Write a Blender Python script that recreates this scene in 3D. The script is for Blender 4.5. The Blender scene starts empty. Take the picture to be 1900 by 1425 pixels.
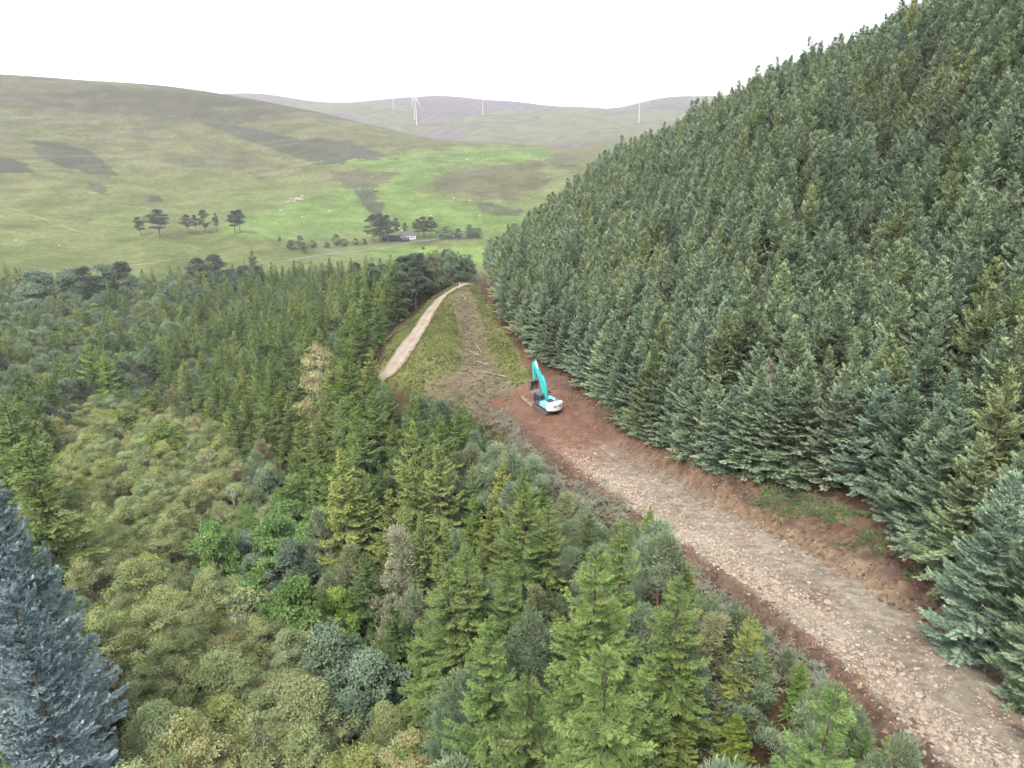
import bpy, bmesh, math, random
import numpy as np
from mathutils import Vector, Matrix

rng = np.random.default_rng(7)
random.seed(7)
scene = bpy.context.scene
COL = scene.collection

# ------------------------------------------------------------------ camera
CAM_Z = 100.0
PITCH = math.radians(19.5)
IMG_W, IMG_H, FPX = 1900.0, 1425.0, 1307.0
cam_d = bpy.data.cameras.new('camera')
cam = bpy.data.objects.new('camera', cam_d)
COL.objects.link(cam)
cam.location = (0, 0, CAM_Z)
cam.rotation_euler = (math.pi / 2 - PITCH, 0, 0)
cam_d.sensor_width = 36.0
cam_d.lens = 36.0 * FPX / IMG_W
cam_d.clip_start = 0.5
cam_d.clip_end = 20000
scene.camera = cam

# ------------------------------------------------------------------ sky, sun, exposure
SUN_EL, SUN_AZ = math.radians(52), math.radians(205)      # azimuth clockwise from +Y: behind the camera, a little left
world = bpy.data.worlds.new('World')
scene.world = world
world.use_nodes = True
nt = world.node_tree
nt.nodes.clear()
w_out = nt.nodes.new('ShaderNodeOutputWorld')
w_bg = nt.nodes.new('ShaderNodeBackground')
w_sky = nt.nodes.new('ShaderNodeTexSky')
w_sky.sky_type = 'NISHITA'
w_sky.sun_disc = False
w_sky.sun_elevation = SUN_EL
w_sky.sun_rotation = SUN_AZ
w_sky.air_density = 1.0
w_sky.dust_density = 3.0
# an even, thin cloud deck over the blue: noise only breaks it up slightly
w_tc = nt.nodes.new('ShaderNodeTexCoord')
w_map = nt.nodes.new('ShaderNodeMapping')
w_map.inputs['Scale'].default_value = (1.6, 1.6, 5.0)
w_noise = nt.nodes.new('ShaderNodeTexNoise')
w_noise.inputs['Scale'].default_value = 1.5
w_noise.inputs['Detail'].default_value = 5
w_ramp = nt.nodes.new('ShaderNodeMapRange')
w_ramp.inputs['From Min'].default_value = 0.3
w_ramp.inputs['From Max'].default_value = 0.7
w_ramp.inputs['To Min'].default_value = 0.82
w_ramp.inputs['To Max'].default_value = 0.97
w_mix = nt.nodes.new('ShaderNodeMix')
w_mix.data_type = 'RGBA'
w_mix.inputs[7].default_value = (8.6, 9.0, 9.6, 1)
nt.links.new(w_tc.outputs['Generated'], w_map.inputs['Vector'])
nt.links.new(w_map.outputs['Vector'], w_noise.inputs['Vector'])
nt.links.new(w_noise.outputs['Fac'], w_ramp.inputs['Value'])
nt.links.new(w_ramp.outputs['Result'], w_mix.inputs[0])
nt.links.new(w_sky.outputs['Color'], w_mix.inputs[6])
nt.links.new(w_mix.outputs[2], w_bg.inputs['Color'])
w_bg.inputs['Strength'].default_value = 0.085
nt.links.new(w_bg.outputs['Background'], w_out.inputs['Surface'])

sun_d = bpy.data.lights.new('sun', 'SUN')
sun_d.energy = 1.5
sun_d.angle = math.radians(11)
sun_d.color = (1.0, 0.96, 0.89)
sun = bpy.data.objects.new('sun', sun_d)
COL.objects.link(sun)
sdir = Vector((math.sin(SUN_AZ) * math.cos(SUN_EL), math.cos(SUN_AZ) * math.cos(SUN_EL), math.sin(SUN_EL)))
sun.rotation_euler = sdir.to_track_quat('Z', 'Y').to_euler()
sun.location = (0, 0, 300)

scene.view_settings.view_transform = 'Standard'
scene.view_settings.look = 'None'
scene.view_settings.gamma = 1.0
scene.view_settings.use_curve_mapping = False
scene.view_settings.exposure = 1.5
cy = scene.cycles
cy.max_bounces = 4
cy.diffuse_bounces = 1
cy.glossy_bounces = 1
cy.transmission_bounces = 2
cy.transparent_max_bounces = 4
cy.volume_bounces = 0
cy.caustics_reflective = False
cy.caustics_refractive = False
cy.use_denoising = True
cy.use_adaptive_sampling = True
cy.adaptive_threshold = 0.04
cy.adaptive_min_samples = 12
scene.render.use_persistent_data = False

# ------------------------------------------------------------------ projection helpers (camera <-> place)
SP, CP = math.sin(PITCH), math.cos(PITCH)


def ray(u, v):
    a, b = (u - IMG_W / 2) / FPX, (IMG_H / 2 - v) / FPX
    return np.array([a, CP + b * SP, -SP + b * CP])


def at_d(u, v, d, dz=0.0):
    """point seen at (u, v), d metres away over the ground; z relative to the camera"""
    r = ray(u, v)
    k = d / math.hypot(r[0], r[1])
    return (r[0] * k, r[1] * k, r[2] * k + dz)


def at_z(u, v, z):
    r = ray(u, v)
    k = z / r[2]
    return (r[0] * k, r[1] * k, z)


def project(x, y, z):
    """world (absolute z) -> picture coordinates on the 1900 px scale and depth"""
    z = np.asarray(z) - CAM_Z
    dep = np.asarray(y) * CP - z * SP
    up = np.asarray(y) * SP + z * CP
    dep_s = np.where(dep > 0.5, dep, 0.5)
    u = IMG_W / 2 + FPX * np.asarray(x) / dep_s
    v = IMG_H / 2 - FPX * up / dep_s
    return u, v, dep


def in_poly(u, v, poly):
    u, v = np.asarray(u, float), np.asarray(v, float)
    inside = np.zeros(u.shape, bool)
    n = len(poly)
    for i in range(n):
        x0, y0 = poly[i]
        x1, y1 = poly[(i + 1) % n]
        if y0 == y1:
            continue
        c = ((y0 > v) != (y1 > v)) & (u < (x1 - x0) * (v - y0) / (y1 - y0) + x0)
        inside ^= c
    return inside


def poly_dist(u, v, line):
    """distance to a polyline"""
    best = np.full(np.shape(u), 1e9)
    for (x0, y0), (x1, y1) in zip(line[:-1], line[1:]):
        dx, dy = x1 - x0, y1 - y0
        t = np.clip(((u - x0) * dx + (v - y0) * dy) / (dx * dx + dy * dy + 1e-9), 0, 1)
        best = np.minimum(best, np.hypot(u - x0 - t * dx, v - y0 - t * dy))
    return best


def smoothstep(a, b, x):
    t = np.clip((x - a) / (b - a), 0, 1)
    return t * t * (3 - 2 * t)


def hash2(ix, iy, seed):
    h = (ix.astype(np.int64) * 374761393 + iy.astype(np.int64) * 668265263 + seed * 974634777) & 0xFFFFFFFF
    h = ((h ^ (h >> 13)) * 1274126177) & 0xFFFFFFFF
    return ((h ^ (h >> 16)) & 0xFFFF) / 65535.0


def vnoise(x, y, seed=0):
    x, y = np.asarray(x, float), np.asarray(y, float)
    ix, iy = np.floor(x), np.floor(y)
    fx, fy = x - ix, y - iy
    fx, fy = fx * fx * (3 - 2 * fx), fy * fy * (3 - 2 * fy)
    a, b = hash2(ix, iy, seed), hash2(ix + 1, iy, seed)
    c, d = hash2(ix, iy + 1, seed), hash2(ix + 1, iy + 1, seed)
    return (a * (1 - fx) + b * fx) * (1 - fy) + (c * (1 - fx) + d * fx) * fy


def fbm(x, y, octaves=4, seed=0):
    s, amp, tot = 0.0, 0.5, 0.0
    for o in range(octaves):
        s = s + amp * (vnoise(x * 2 ** o, y * 2 ** o, seed + o * 17) - 0.5)
        tot += amp
        amp *= 0.5
    return s / tot


# ------------------------------------------------------------------ terrain: heights
CTRL = []
for u, v, z in [  # the new road
        (1015, 765, -44.8), (1090, 830, -43.4), (1200, 905, -41.2), (1330, 985, -38.7), (1480, 1080, -36),
        (1650, 1200, -33.5), (1810, 1330, -31.6), (1960, 1450, -30),
        # edge of the plantation above it
        (930, 615, -42), (1000, 680, -42.5), (1060, 715, -42.3), (1150, 772, -41), (1290, 850, -38.3), (1430, 885, -36.2),
        (1560, 912, -34.8), (1680, 1030, -33.4), (1800, 1130, -31.6), (1900, 1210, -30),
        (940, 700, -44.5)]:
    CTRL.append(at_z(u, v, z))
for u, v, d, dz in [
        # end of the spur with the old track
        (865, 530, 200, 0), (870, 600, 165, 0), (838, 540, 195, 0), (800, 580, 175, 0), (770, 620, 158, 0), (712, 700, 133, 0),
        # skyline of the plantation (tree height taken off)
        (1100, 290, 260, -15.5), (1200, 238, 255, -15.5), (1300, 190, 250, -15.5), (1400, 143, 245, -15.5), (1500, 95, 240, -15.5), (1690, 0, 230, -15.5), (1900, -100, 220, -15.5),
        # valley floor
        (200, 490, 550, 0), (60, 495, 560, 0), (400, 472, 560, 0), (540, 457, 570, 0), (880, 470, 520, 0), (760, 440, 600, 0), (660, 450, 585, 0),
        (900, 440, 600, 0), (300, 436, 610, 0), (100, 440, 640, 0), (440, 430, 620, 0), (-100, 470, 600, 0),
        # west hill
        (600, 300, 950, 0), (620, 250, 1120, 0), (720, 285, 1000, 0),
        
        # green hill in the middle
        (600, 430, 620, 0), (600, 370, 740, 0), (700, 420, 640, 0), (720, 340, 820, 0), (800, 390, 690, 0), (880, 330, 820, 0), (850, 300, 950, 0),
        (1000, 350, 800, 0), (1000, 390, 700, 0), (1150, 330, 900, 0), (1250, 360, 900, -10),
        # wind farm hills
        (700, 245, 2000, 0), (773, 233, 2250, 0), (900, 250, 1750, 0), (1020, 258, 1650, 0), (1150, 245, 1650, 0), (1060, 280, 1350, 0), (900, 215, 2400, 0), (1000, 220, 2300, 0),
        (1190, 228, 2050, 0), (1300, 215, 2200, 0), (1180, 212, 2500, 0),
        (1800, 180, 3000, 0), (1700, 220, 1800, 0), (0, 200, 3300, 0)]:
    CTRL.append(at_d(u, v, d, dz))


def behind(u, v, d0, d1, z):
    r = ray(u, v)
    k = d1 / math.hypot(r[0], r[1])
    return (r[0] * k, r[1] * k, z)


for u, v, d1, z in [(1100, 290, 350, -42), (1300, 190, 350, -28), (1500, 95, 340, -14), (1690, 0, 330, -4), (1900, -100, 320, 4),
                    (1100, 290, 450, -72), (1300, 190, 470, -60), (1500, 95, 470, -50), (1800, 0, 470, -40), (1500, 200, 700, -75), (1900, 200, 800, -60), (1400, 250, 1100, -60),
                    (700, 233, 1700, -45), (0, 134, 2500, 0), (300, 155, 2500, 0),
                    (490, 181, 4200, 20), (790, 177, 3800, 30), (1100, 213, 3800, 0), (1240, 182, 4000, 30), (0, 200, 4200, 20), (1700, 200, 4000, 20)]:
    CTRL.append(behind(u, v, 0, d1, z))
CTRL += [  # hillside with the plantation
    (60, 40, -18), (60, 70, -21), (60, 118, -18), (100, 118, 2), (100, 70, -1), (100, 40, 1), (150, 60, 22), (150, 118, 26), (40, 160, -24), (60, 10, -17), (120, 0, 8), (30, 200, -26), (5, 215, -37),
    # off the end of the spur
    (-13, 255, -54), (-20, 330, -72), (-20, 420, -81), (15, 330, -62), (40, 420, -78),
    # the gully and the birch bank
    (-3, 50, -49), (-4, 33, -47), (9.5, 50, -40.2), (12, 32, -36), (11, 62, -40.2), (4, 62, -44), (3, 92, -45.2), (-3, 92, -49), (12, 78, -41.3), (4, 70, -44.5), (-5, 76, -53), (-15, 82, -60), (15, 50, -37.3), (17.5, 32, -33.2), (18, 18, -30.5), (11, 18, -35), (-20, 102, -55), (-42, 105, -65), (-36, 150, -57), (-5, 104, -48),
    (-60, 160, -69), (-90, 230, -79), (-50, 230, -62), (-28, 200, -48), (-60, 300, -72), (-120, 330, -84), (-30, 290, -64), (-80, 420, -84),
    (-40, 55, -56), (-60, 80, -60), (-80, 120, -65), (-110, 100, -61), (-140, 150, -67), (-200, 250, -79), (-30, 38, -53), (-60, 40, -53), (-100, 50, -53), (-300, 400, -86), (-220, 420, -86), (-330, 250, -72), (-180, 120, -58),
    # behind the camera
    (0, 0, -46), (30, 0, -30), (30, -40, -27), (80, -60, -8), (-40, 0, -50), (-40, -60, -45), (0, -60, -42), (-150, -80, -45), (-150, 0, -48), (0, -300, -40), (300, -300, 20), (-300, -300, -40), (300, 0, 40), (300, 150, 35),
    (0, -3000, 0), (3000, -1000, 30), (-3000, -1000, 30), (3000, 1500, 30), (-3000, 1000, 60), (800, 300, 0), (800, -300, 20), (-800, 0, -20), (-800, -600, 0)]
def crest(line, step, backs):
    line = np.array(line, float)
    for u in np.arange(line[0, 0], line[-1, 0] + 1, step):
        v, d = np.interp(u, line[:, 0], line[:, 1]), np.interp(u, line[:, 0], line[:, 2])
        p = at_d(u, v, d)
        CTRL.append(p)
        for dd, drop in backs:
            k = (d + dd) / d
            CTRL.append((p[0] * k, p[1] * k, p[2] - drop))


crest([(-250, 130, 1430), (0, 134, 1400), (150, 145, 1380), (300, 155, 1350), (350, 159, 1340), (400, 168, 1330), (450, 178, 1310), (500, 187, 1280), (600, 207, 1240), (700, 233, 1180), (797, 256, 1130), (845, 262, 1110), (930, 265, 1100), (1014, 269, 1060), (1066, 285, 1010), (1093, 296, 980)],
      48, ((130, 9), (420, 60)))
crest([(100, 185, 3300), (300, 184, 3300), (490, 181, 3300), (540, 190, 3200), (600, 201, 3100), (680, 196, 2950), (730, 184, 2900), (770, 178, 2900), (790, 177, 2900), (850, 180, 2900), (900, 185, 2900), (970, 188, 2850), (1050, 205, 2800), (1100, 213, 2900), (1140, 208, 3000), (1180, 190, 3050), (1240, 182, 3050), (1320, 186, 3050), (1500, 190, 3000)],
      44, ((500, 60),))
W_CREST = np.array([(-250, 130, 1430), (0, 134, 1400), (150, 145, 1380), (300, 155, 1350), (350, 159, 1340), (400, 168, 1330), (450, 178, 1310), (500, 187, 1280), (600, 207, 1240)], float)
for u in np.arange(-250, 580, 60):      # the open west slope, evenly supported
    vc, dc = np.interp(u, W_CREST[:, 0], W_CREST[:, 1]), np.interp(u, W_CREST[:, 0], W_CREST[:, 2])
    for t in (0.16, 0.36, 0.56, 0.74, 0.88):
        v_f, d_f = 430.0, 640.0
        CTRL.append(at_d(u, v_f + (vc - v_f) * t ** 0.92, d_f + (dc - d_f) * t))
CTRL = np.array(CTRL, float)
keep_c = [0]
for i in range(1, len(CTRL)):      # drop near-duplicates so the fit stays smooth
    if min(np.hypot(CTRL[keep_c, 0] - CTRL[i, 0], CTRL[keep_c, 1] - CTRL[i, 1])) > 0.018 * np.hypot(CTRL[i, 0], CTRL[i, 1]):
        keep_c.append(i)
CTRL = CTRL[keep_c]
KA = 1.6


def warp(x, y):
    d = np.hypot(x, y)
    s = np.log(d + 25.0)
    a = np.arctan2(x, y)
    # conformal-like chart: keeps near ground nearly Cartesian and squeezes distance
    return s * np.sin(a), s * np.cos(a)


def tps_k(r2):
    return np.where(r2 > 1e-12, 0.5 * r2 * np.log(np.maximum(r2, 1e-12)), 0.0)


cx, cyy = warp(CTRL[:, 0], CTRL[:, 1])
N = len(cx)
A = np.zeros((N + 3, N + 3))
A[:N, :N] = tps_k((cx[:, None] - cx) ** 2 + (cyy[:, None] - cyy) ** 2) + np.diag(np.where(np.hypot(CTRL[:, 0], CTRL[:, 1]) > 620, 4e-4, 1e-5))
A[:N, N:] = np.stack([np.ones(N), cx, cyy], 1)
A[N:, :N] = A[:N, N:].T
wgt = np.linalg.solve(A, np.concatenate([CTRL[:, 2], np.zeros(3)]))


def tps_z(x, y):
    x, y = np.asarray(x, float).ravel(), np.asarray(y, float).ravel()
    out = np.empty(x.size)
    for i in range(0, x.size, 20000):
        px, py = warp(x[i:i + 20000], y[i:i + 20000])
        k = tps_k((px[:, None] - cx) ** 2 + (py[:, None] - cyy) ** 2)
        out[i:i + 20000] = k @ wgt[:N] + wgt[N] + wgt[N + 1] * px + wgt[N + 2] * py
    return out + CAM_Z


# far ground: the fitted heights evened out sideways on a polar grid, so that ridges run smooth
PG_A = np.radians(np.arange(-52, 52.01, 0.3))
PG_S = np.linspace(math.log(480), math.log(9200), 260)
_pa, _ps = np.meshgrid(PG_A, PG_S, indexing='ij')
PG_Z = tps_z(np.exp(_ps) * np.sin(_pa), np.exp(_ps) * np.cos(_pa)).reshape(_pa.shape)
_k = np.exp(-0.5 * (np.arange(-15, 16) * 0.3 / 1.35) ** 2)
_k /= _k.sum()
_pad = np.vstack([PG_Z[:1]] * 15 + [PG_Z] + [PG_Z[-1:]] * 15)
PG_Z = sum(_k[i] * _pad[i:i + len(PG_A)] for i in range(31))


def base_z(x, y):
    x, y = np.asarray(x, float).ravel(), np.asarray(y, float).ravel()
    d, a = np.hypot(x, y), np.arctan2(x, y)
    w = smoothstep(600, 720, d) * (1 - smoothstep(math.radians(48), math.radians(51), np.abs(a)))
    z = np.zeros(x.size)
    near = w < 0.999
    if near.any():
        z[near] = tps_z(x[near], y[near])
    far = w > 0.001
    if far.any():
        fa = np.clip((a[far] - PG_A[0]) / (PG_A[1] - PG_A[0]), 0, len(PG_A) - 1.001)
        fs = np.clip((np.log(d[far]) - PG_S[0]) / (PG_S[1] - PG_S[0]), 0, len(PG_S) - 1.001)
        ia, js = fa.astype(int), fs.astype(int)
        fa, fs = fa - ia, fs - js
        g = (PG_Z[ia, js] * (1 - fa) + PG_Z[ia + 1, js] * fa) * (1 - fs) + (PG_Z[ia, js + 1] * (1 - fa) + PG_Z[ia + 1, js + 1] * fa) * fs
        z[far] = z[far] * (1 - w[far]) + g * w[far]
    return z


# the road's centre line, resampled every 0.15 m (s = 0 beyond the excavator, growing towards the camera)
road_px = [(948, 728, -45.0), (980, 745, -44.9), (1015, 768, -44.7), (1090, 830, -43.4), (1200, 905, -41.2), (1330, 985, -38.7), (1490, 1080, -36), (1660, 1200, -33.5), (1820, 1330, -31.6), (1975, 1450, -30)]
rp = np.array([at_z(*p) for p in road_px])
rp = np.vstack([rp, rp[-1] + (rp[-1] - rp[-2]) * 1.6])


def smooth_line(p, step):
    p = np.asarray(p, float)
    q = [p[0]]
    ext = np.vstack([2 * p[0] - p[1], p, 2 * p[-1] - p[-2]])
    for i in range(1, len(ext) - 2):
        p0, p1, p2, p3 = ext[i - 1], ext[i], ext[i + 1], ext[i + 2]
        for t in np.linspace(0, 1, 24)[1:]:
            q.append(0.5 * ((2 * p1) + (-p0 + p2) * t + (2 * p0 - 5 * p1 + 4 * p2 - p3) * t * t + (-p0 + 3 * p1 - 3 * p2 + p3) * t ** 3))
    q = np.array(q)
    s = np.concatenate([[0], np.cumsum(np.linalg.norm(np.diff(q, axis=0), axis=1))])
    ss = np.arange(0, s[-1], step)
    return np.stack([np.interp(ss, s, q[:, k]) for k in range(q.shape[1])], 1)


road = smooth_line(rp, 0.18)
road[:, 2] += CAM_Z
road_t = np.gradient(road[:, :2], axis=0)
road_t /= np.linalg.norm(road_t, axis=1)[:, None]
road_n = np.stack([-road_t[:, 1], road_t[:, 0]], 1)      # heading towards the camera, this points to the plantation side
if (road_n[:, 0].mean() < 0):
    road_n = -road_n


def road_coords(x, y):
    """index along the centre line and signed side distance (plus = plantation side)"""
    x, y = np.asarray(x, float).ravel(), np.asarray(y, float).ravel()
    idx = np.zeros(x.size, int)
    lat = np.full(x.size, -1e3)
    sub = np.arange(0, len(road), 3)
    near = np.nonzero((x > -30) & (x < 70) & (y > -30) & (y < 170))[0]
    for i in range(0, near.size, 5000):
        n = near[i:i + 5000]
        d2 = (x[n][:, None] - road[sub, 0]) ** 2 + (y[n][:, None] - road[sub, 1]) ** 2
        j = sub[np.argmin(d2, 1)]
        idx[n] = j
        dx, dy = x[n] - road[j, 0], y[n] - road[j, 1]
        l = dx * road_n[j, 0] + dy * road_n[j, 1]
        end = (j <= sub[0]) | (j >= sub[-1])
        dd = np.sqrt(d2.min(1))
        lat[n] = np.where(end, np.where(l >= 0, 1, -1) * np.maximum(dd, np.abs(l)), l)
    return idx, lat


ROAD_L, ROAD_R = -7.0, 8.6
STEP = 0.18


def road_surface(idx, lat, natural):
    """height of the dug road at (position, side distance), easing into the natural ground; also 0..1 bank share"""
    s = idx * STEP
    wob = (vnoise(s / 4.0, s * 0 + 3.3, 71) - 0.5) * 1.6 + (vnoise(s / 1.1, s * 0 + 8.3, 72) - 0.5) * 0.7
    wob_l = (vnoise(s / 3.0, s * 0 + 5.3, 73) - 0.5) * 1.4
    exist = np.clip((s - 4.0) / 14.0, 0, 1)
    bed = road[idx, 2] - 0.012 * np.abs(lat) ** 1.2 + 0.10 * np.exp(-((lat + 4.9) / 0.7) ** 2)
    bed = bed - 0.10 * np.exp(-((lat - 1.6) / 0.5) ** 2) - 0.10 * np.exp(-((lat + 0.6) / 0.5) ** 2)      # wheel and track marks
    tl = np.clip((-4.9 + wob_l - lat) / 1.7, 0, 1)
    tr = np.clip((lat - 4.2 - wob * 0.6) / 2.1, 0, 1)
    wl, wr = tl * tl * (3 - 2 * tl), tr * tr * (3 - 2 * tr)
    e = np.clip(wl + wr + (1 - exist), 0, 1)
    berm = 0.45 * np.exp(-((lat + 5.7) / 0.55) ** 2) * (0.3 + vnoise(s / 1.7, lat * 0, 75)) * exist
    return bed * (1 - e) + natural * e + berm, np.clip(wr * exist, 0, 1)




def ground_z(x, y, under_road=True):
    x, y = np.asarray(x, float), np.asarray(y, float)
    shp = x.shape
    x, y = x.ravel(), y.ravel()
    z = base_z(x, y)
    d = np.hypot(x, y)
    # relief of its own: hummocks near, gullies and folds on the hills
    z = z + fbm(x / 9, y / 9, 3, 5) * 0.9 * smoothstep(20, 60, d) * (1 - smoothstep(300, 500, d))
    far = smoothstep(560, 800, d) * (1 - smoothstep(950, 1150, d) * 0.85)
    z = z + (fbm(x / 210, y / 210, 3, 11) * 5.5 + fbm(x / 34, y / 34, 3, 12) * 1.6) * far + fbm(x / 300, y / 300, 4, 31) * 10 * smoothstep(1500, 1900, d) * (1 - smoothstep(2600, 2850, d))
    if under_road:
        idx, lat = road_coords(x, y)
        m = (lat > ROAD_L) & (lat < ROAD_R)
        if m.any():
            sf, _ = road_surface(idx[m], lat[m], z[m])
            w = smoothstep(ROAD_L, ROAD_L + 0.6, lat[m]) * (1 - smoothstep(ROAD_R - 0.6, ROAD_R, lat[m]))
            z[m] = np.minimum(z[m], sf) - 0.4 * w
    return z.reshape(shp)


def gz(x, y):
    return float(ground_z(np.array([x]), np.array([y]))[0])


def hit_ground(u, v, d0=20, d1=4000):
    """the place on the ground seen at picture point (u, v)"""
    r = ray(u, v)
    h = math.hypot(r[0], r[1])
    ds = np.exp(np.linspace(math.log(d0), math.log(d1), 700))
    x, y = r[0] / h * ds, r[1] / h * ds
    z = ground_z(x, y) - (CAM_Z + r[2] / h * ds)
    i = int(np.argmax(z > 0))
    if z[i] <= 0:
        i = len(ds) - 1
    if i == 0:
        return float(x[0]), float(y[0]), gz(x[0], y[0])
    t = -z[i - 1] / (z[i] - z[i - 1] + 1e-9)
    d = ds[i - 1] + (ds[i] - ds[i - 1]) * t
    X, Y = r[0] / h * d, r[1] / h * d
    return X, Y, gz(X, Y)


# ------------------------------------------------------------------ mesh helpers
def new_mesh(name, verts, faces, mat=None, smooth=False, attrs=None, mat_idx=None, mats=None):
    """verts (n,3), faces (m,3) or (m,4) array (or a list of such arrays)"""
    me = bpy.data.meshes.new(name)
    verts = np.asarray(verts, np.float32)
    fl = faces if isinstance(faces, list) else [faces]
    fl = [np.asarray(f, np.int32) for f in fl if len(f)]
    me.vertices.add(len(verts))
    me.vertices.foreach_set('co', verts.ravel())
    loops = np.concatenate([f.ravel() for f in fl])
    sizes = np.concatenate([np.full(len(f), f.shape[1], np.int32) for f in fl])
    starts = np.concatenate([[0], np.cumsum(sizes)[:-1]]).astype(np.int32)
    me.loops.add(len(loops))
    me.loops.foreach_set('vertex_index', loops)
    me.polygons.add(len(sizes))
    me.polygons.foreach_set('loop_start', starts)
    me.polygons.foreach_set('loop_total', sizes)
    for m in (mats or ([mat] if mat else [])):
        me.materials.append(m)
    if mat_idx is not None:
        me.polygons.foreach_set('material_index', np.asarray(mat_idx, np.int32))
    me.polygons.foreach_set('use_smooth', np.full(len(sizes), smooth, bool))
    for k, a in (attrs or {}).items():
        a = np.asarray(a, np.float32)
        if a.ndim == 1:
            at = me.attributes.new(k, 'FLOAT', 'POINT')
            at.data.foreach_set('value', a)
        else:
            at = me.attributes.new(k, 'FLOAT_COLOR', 'POINT')
            if a.shape[1] == 3:
                a = np.concatenate([a, np.ones((len(a), 1), np.float32)], 1)
            at.data.foreach_set('color', a.ravel())
    me.update(calc_edges=True)
    me.validate(clean_customdata=False)
    return me


def link(name, data, parent=None, loc=None, rz=None, scale=None, **props):
    o = bpy.data.objects.new(name, data)
    COL.objects.link(o)
    if parent is not None:
        o.parent = parent
    if loc is not None:
        o.location = loc
    if rz is not None:
        o.rotation_euler = (0, 0, rz)
    if scale is not None:
        o.scale = scale if hasattr(scale, '__len__') else (scale,) * 3
    for k, v in props.items():
        if v is not None:
            o[k] = v
    return o


# ------------------------------------------------------------------ materials
def nodes(name):
    m = bpy.data.materials.new(name)
    m.use_nodes = True
    t = m.node_tree
    for n in list(t.nodes):
        if n.type != 'OUTPUT_MATERIAL':
            t.nodes.remove(n)
    out = [n for n in t.nodes if n.type == 'OUTPUT_MATERIAL'][0]
    return m, t, out


def N_(t, kind, **inp):
    n = t.nodes.new(kind)
    for k, v in inp.items():
        if k.startswith('_'):
            setattr(n, k[1:], v)
        else:
            n.inputs[k.replace('__', ' ')].default_value = v
    return n


def mixc(t, a, b, fac, blend='MIX'):
    n = t.nodes.new('ShaderNodeMix')
    n.data_type = 'RGBA'
    n.blend_type = blend
    for sock, val in ((0, fac), (6, a), (7, b)):
        if hasattr(val, 'is_output'):
            t.links.new(val, n.inputs[sock])
        else:
            n.inputs[sock].default_value = val if sock == 0 else (tuple(val) + (1,))[:4]
    return n.outputs[2]


def noise_fac(t, vec, scale, detail=4, lo=0.35, hi=0.65, rough=0.55):
    n = N_(t, 'ShaderNodeTexNoise', Scale=scale, Detail=detail, Roughness=rough)
    t.links.new(vec, n.inputs['Vector'])
    r = t.nodes.new('ShaderNodeMapRange')
    r.inputs['From Min'].default_value = lo
    r.inputs['From Max'].default_value = hi
    t.links.new(n.outputs['Fac'], r.inputs['Value'])
    return r.outputs['Result']


def plain(name, col, rough=0.6, spec=0.3, metal=0.0, var=0.15, scale=3.0, bump=0.0):
    """paint, stone, wood ...: one colour broken up by object-space noise"""
    m, t, out = nodes(name)
    b = N_(t, 'ShaderNodeBsdfPrincipled', Roughness=rough, Metallic=metal)
    b.inputs['Specular IOR Level'].default_value = spec
    tc = t.nodes.new('ShaderNodeTexCoord')
    f = noise_fac(t, tc.outputs['Object'], scale, 5)
    dark = tuple(c * (1 - var * 1.4) for c in col)
    lite = tuple(min(1, c * (1 + var)) for c in col)
    t.links.new(mixc(t, dark, lite, f), b.inputs['Base Color'])
    if bump:
        bp = N_(t, 'ShaderNodeBump', Strength=bump, Distance=0.05)
        t.links.new(f, bp.inputs['Height'])
        t.links.new(bp.outputs['Normal'], b.inputs['Normal'])
    t.links.new(b.outputs['BSDF'], out.inputs['Surface'])
    return m


def attr_ground(name, big=0.02, mid=0.16, fine=1.4, amt=0.5, bump=0.5, bdist=0.2, dull=(0.62, 0.66, 0.5)):
    """ground whose cover colour comes from the 'cover' attribute, broken up at three sizes"""
    m, t, out = nodes(name)
    b = N_(t, 'ShaderNodeBsdfPrincipled', Roughness=0.9)
    b.inputs['Specular IOR Level'].default_value = 0.15
    at = N_(t, 'ShaderNodeAttribute', _attribute_name='cover')
    geo = t.nodes.new('ShaderNodeNewGeometry')
    pos = geo.outputs['Position']
    c = at.outputs['Color']
    f1 = noise_fac(t, pos, big, 3)
    f2 = noise_fac(t, pos, mid, 3)
    f3 = noise_fac(t, pos, fine, 3)
    c = mixc(t, c, mixc(t, c, dull, 1.0, 'MULTIPLY'), f1)
    n_am = t.nodes.new('ShaderNodeMath')
    n_am.operation = 'MULTIPLY'
    t.links.new(f2, n_am.inputs[0])
    n_am.inputs[1].default_value = amt
    c = mixc(t, c, mixc(t, c, (0.45, 0.47, 0.43), 1.0, 'MULTIPLY'), n_am.outputs[0])
    n_am2 = t.nodes.new('ShaderNodeMath')
    n_am2.operation = 'MULTIPLY'
    t.links.new(f3, n_am2.inputs[0])
    n_am2.inputs[1].default_value = amt
    c = mixc(t, c, mixc(t, c, (1.45, 1.35, 1.2), 1.0, 'MULTIPLY'), n_am2.outputs[0])
    t.links.new(c, b.inputs['Base Color'])
    bp = N_(t, 'ShaderNodeBump', Strength=bump, Distance=bdist)
    t.links.new(f3, bp.inputs['Height'])
    t.links.new(bp.outputs['Normal'], b.inputs['Normal'])
    t.links.new(b.outputs['BSDF'], out.inputs['Surface'])
    return m


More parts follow.
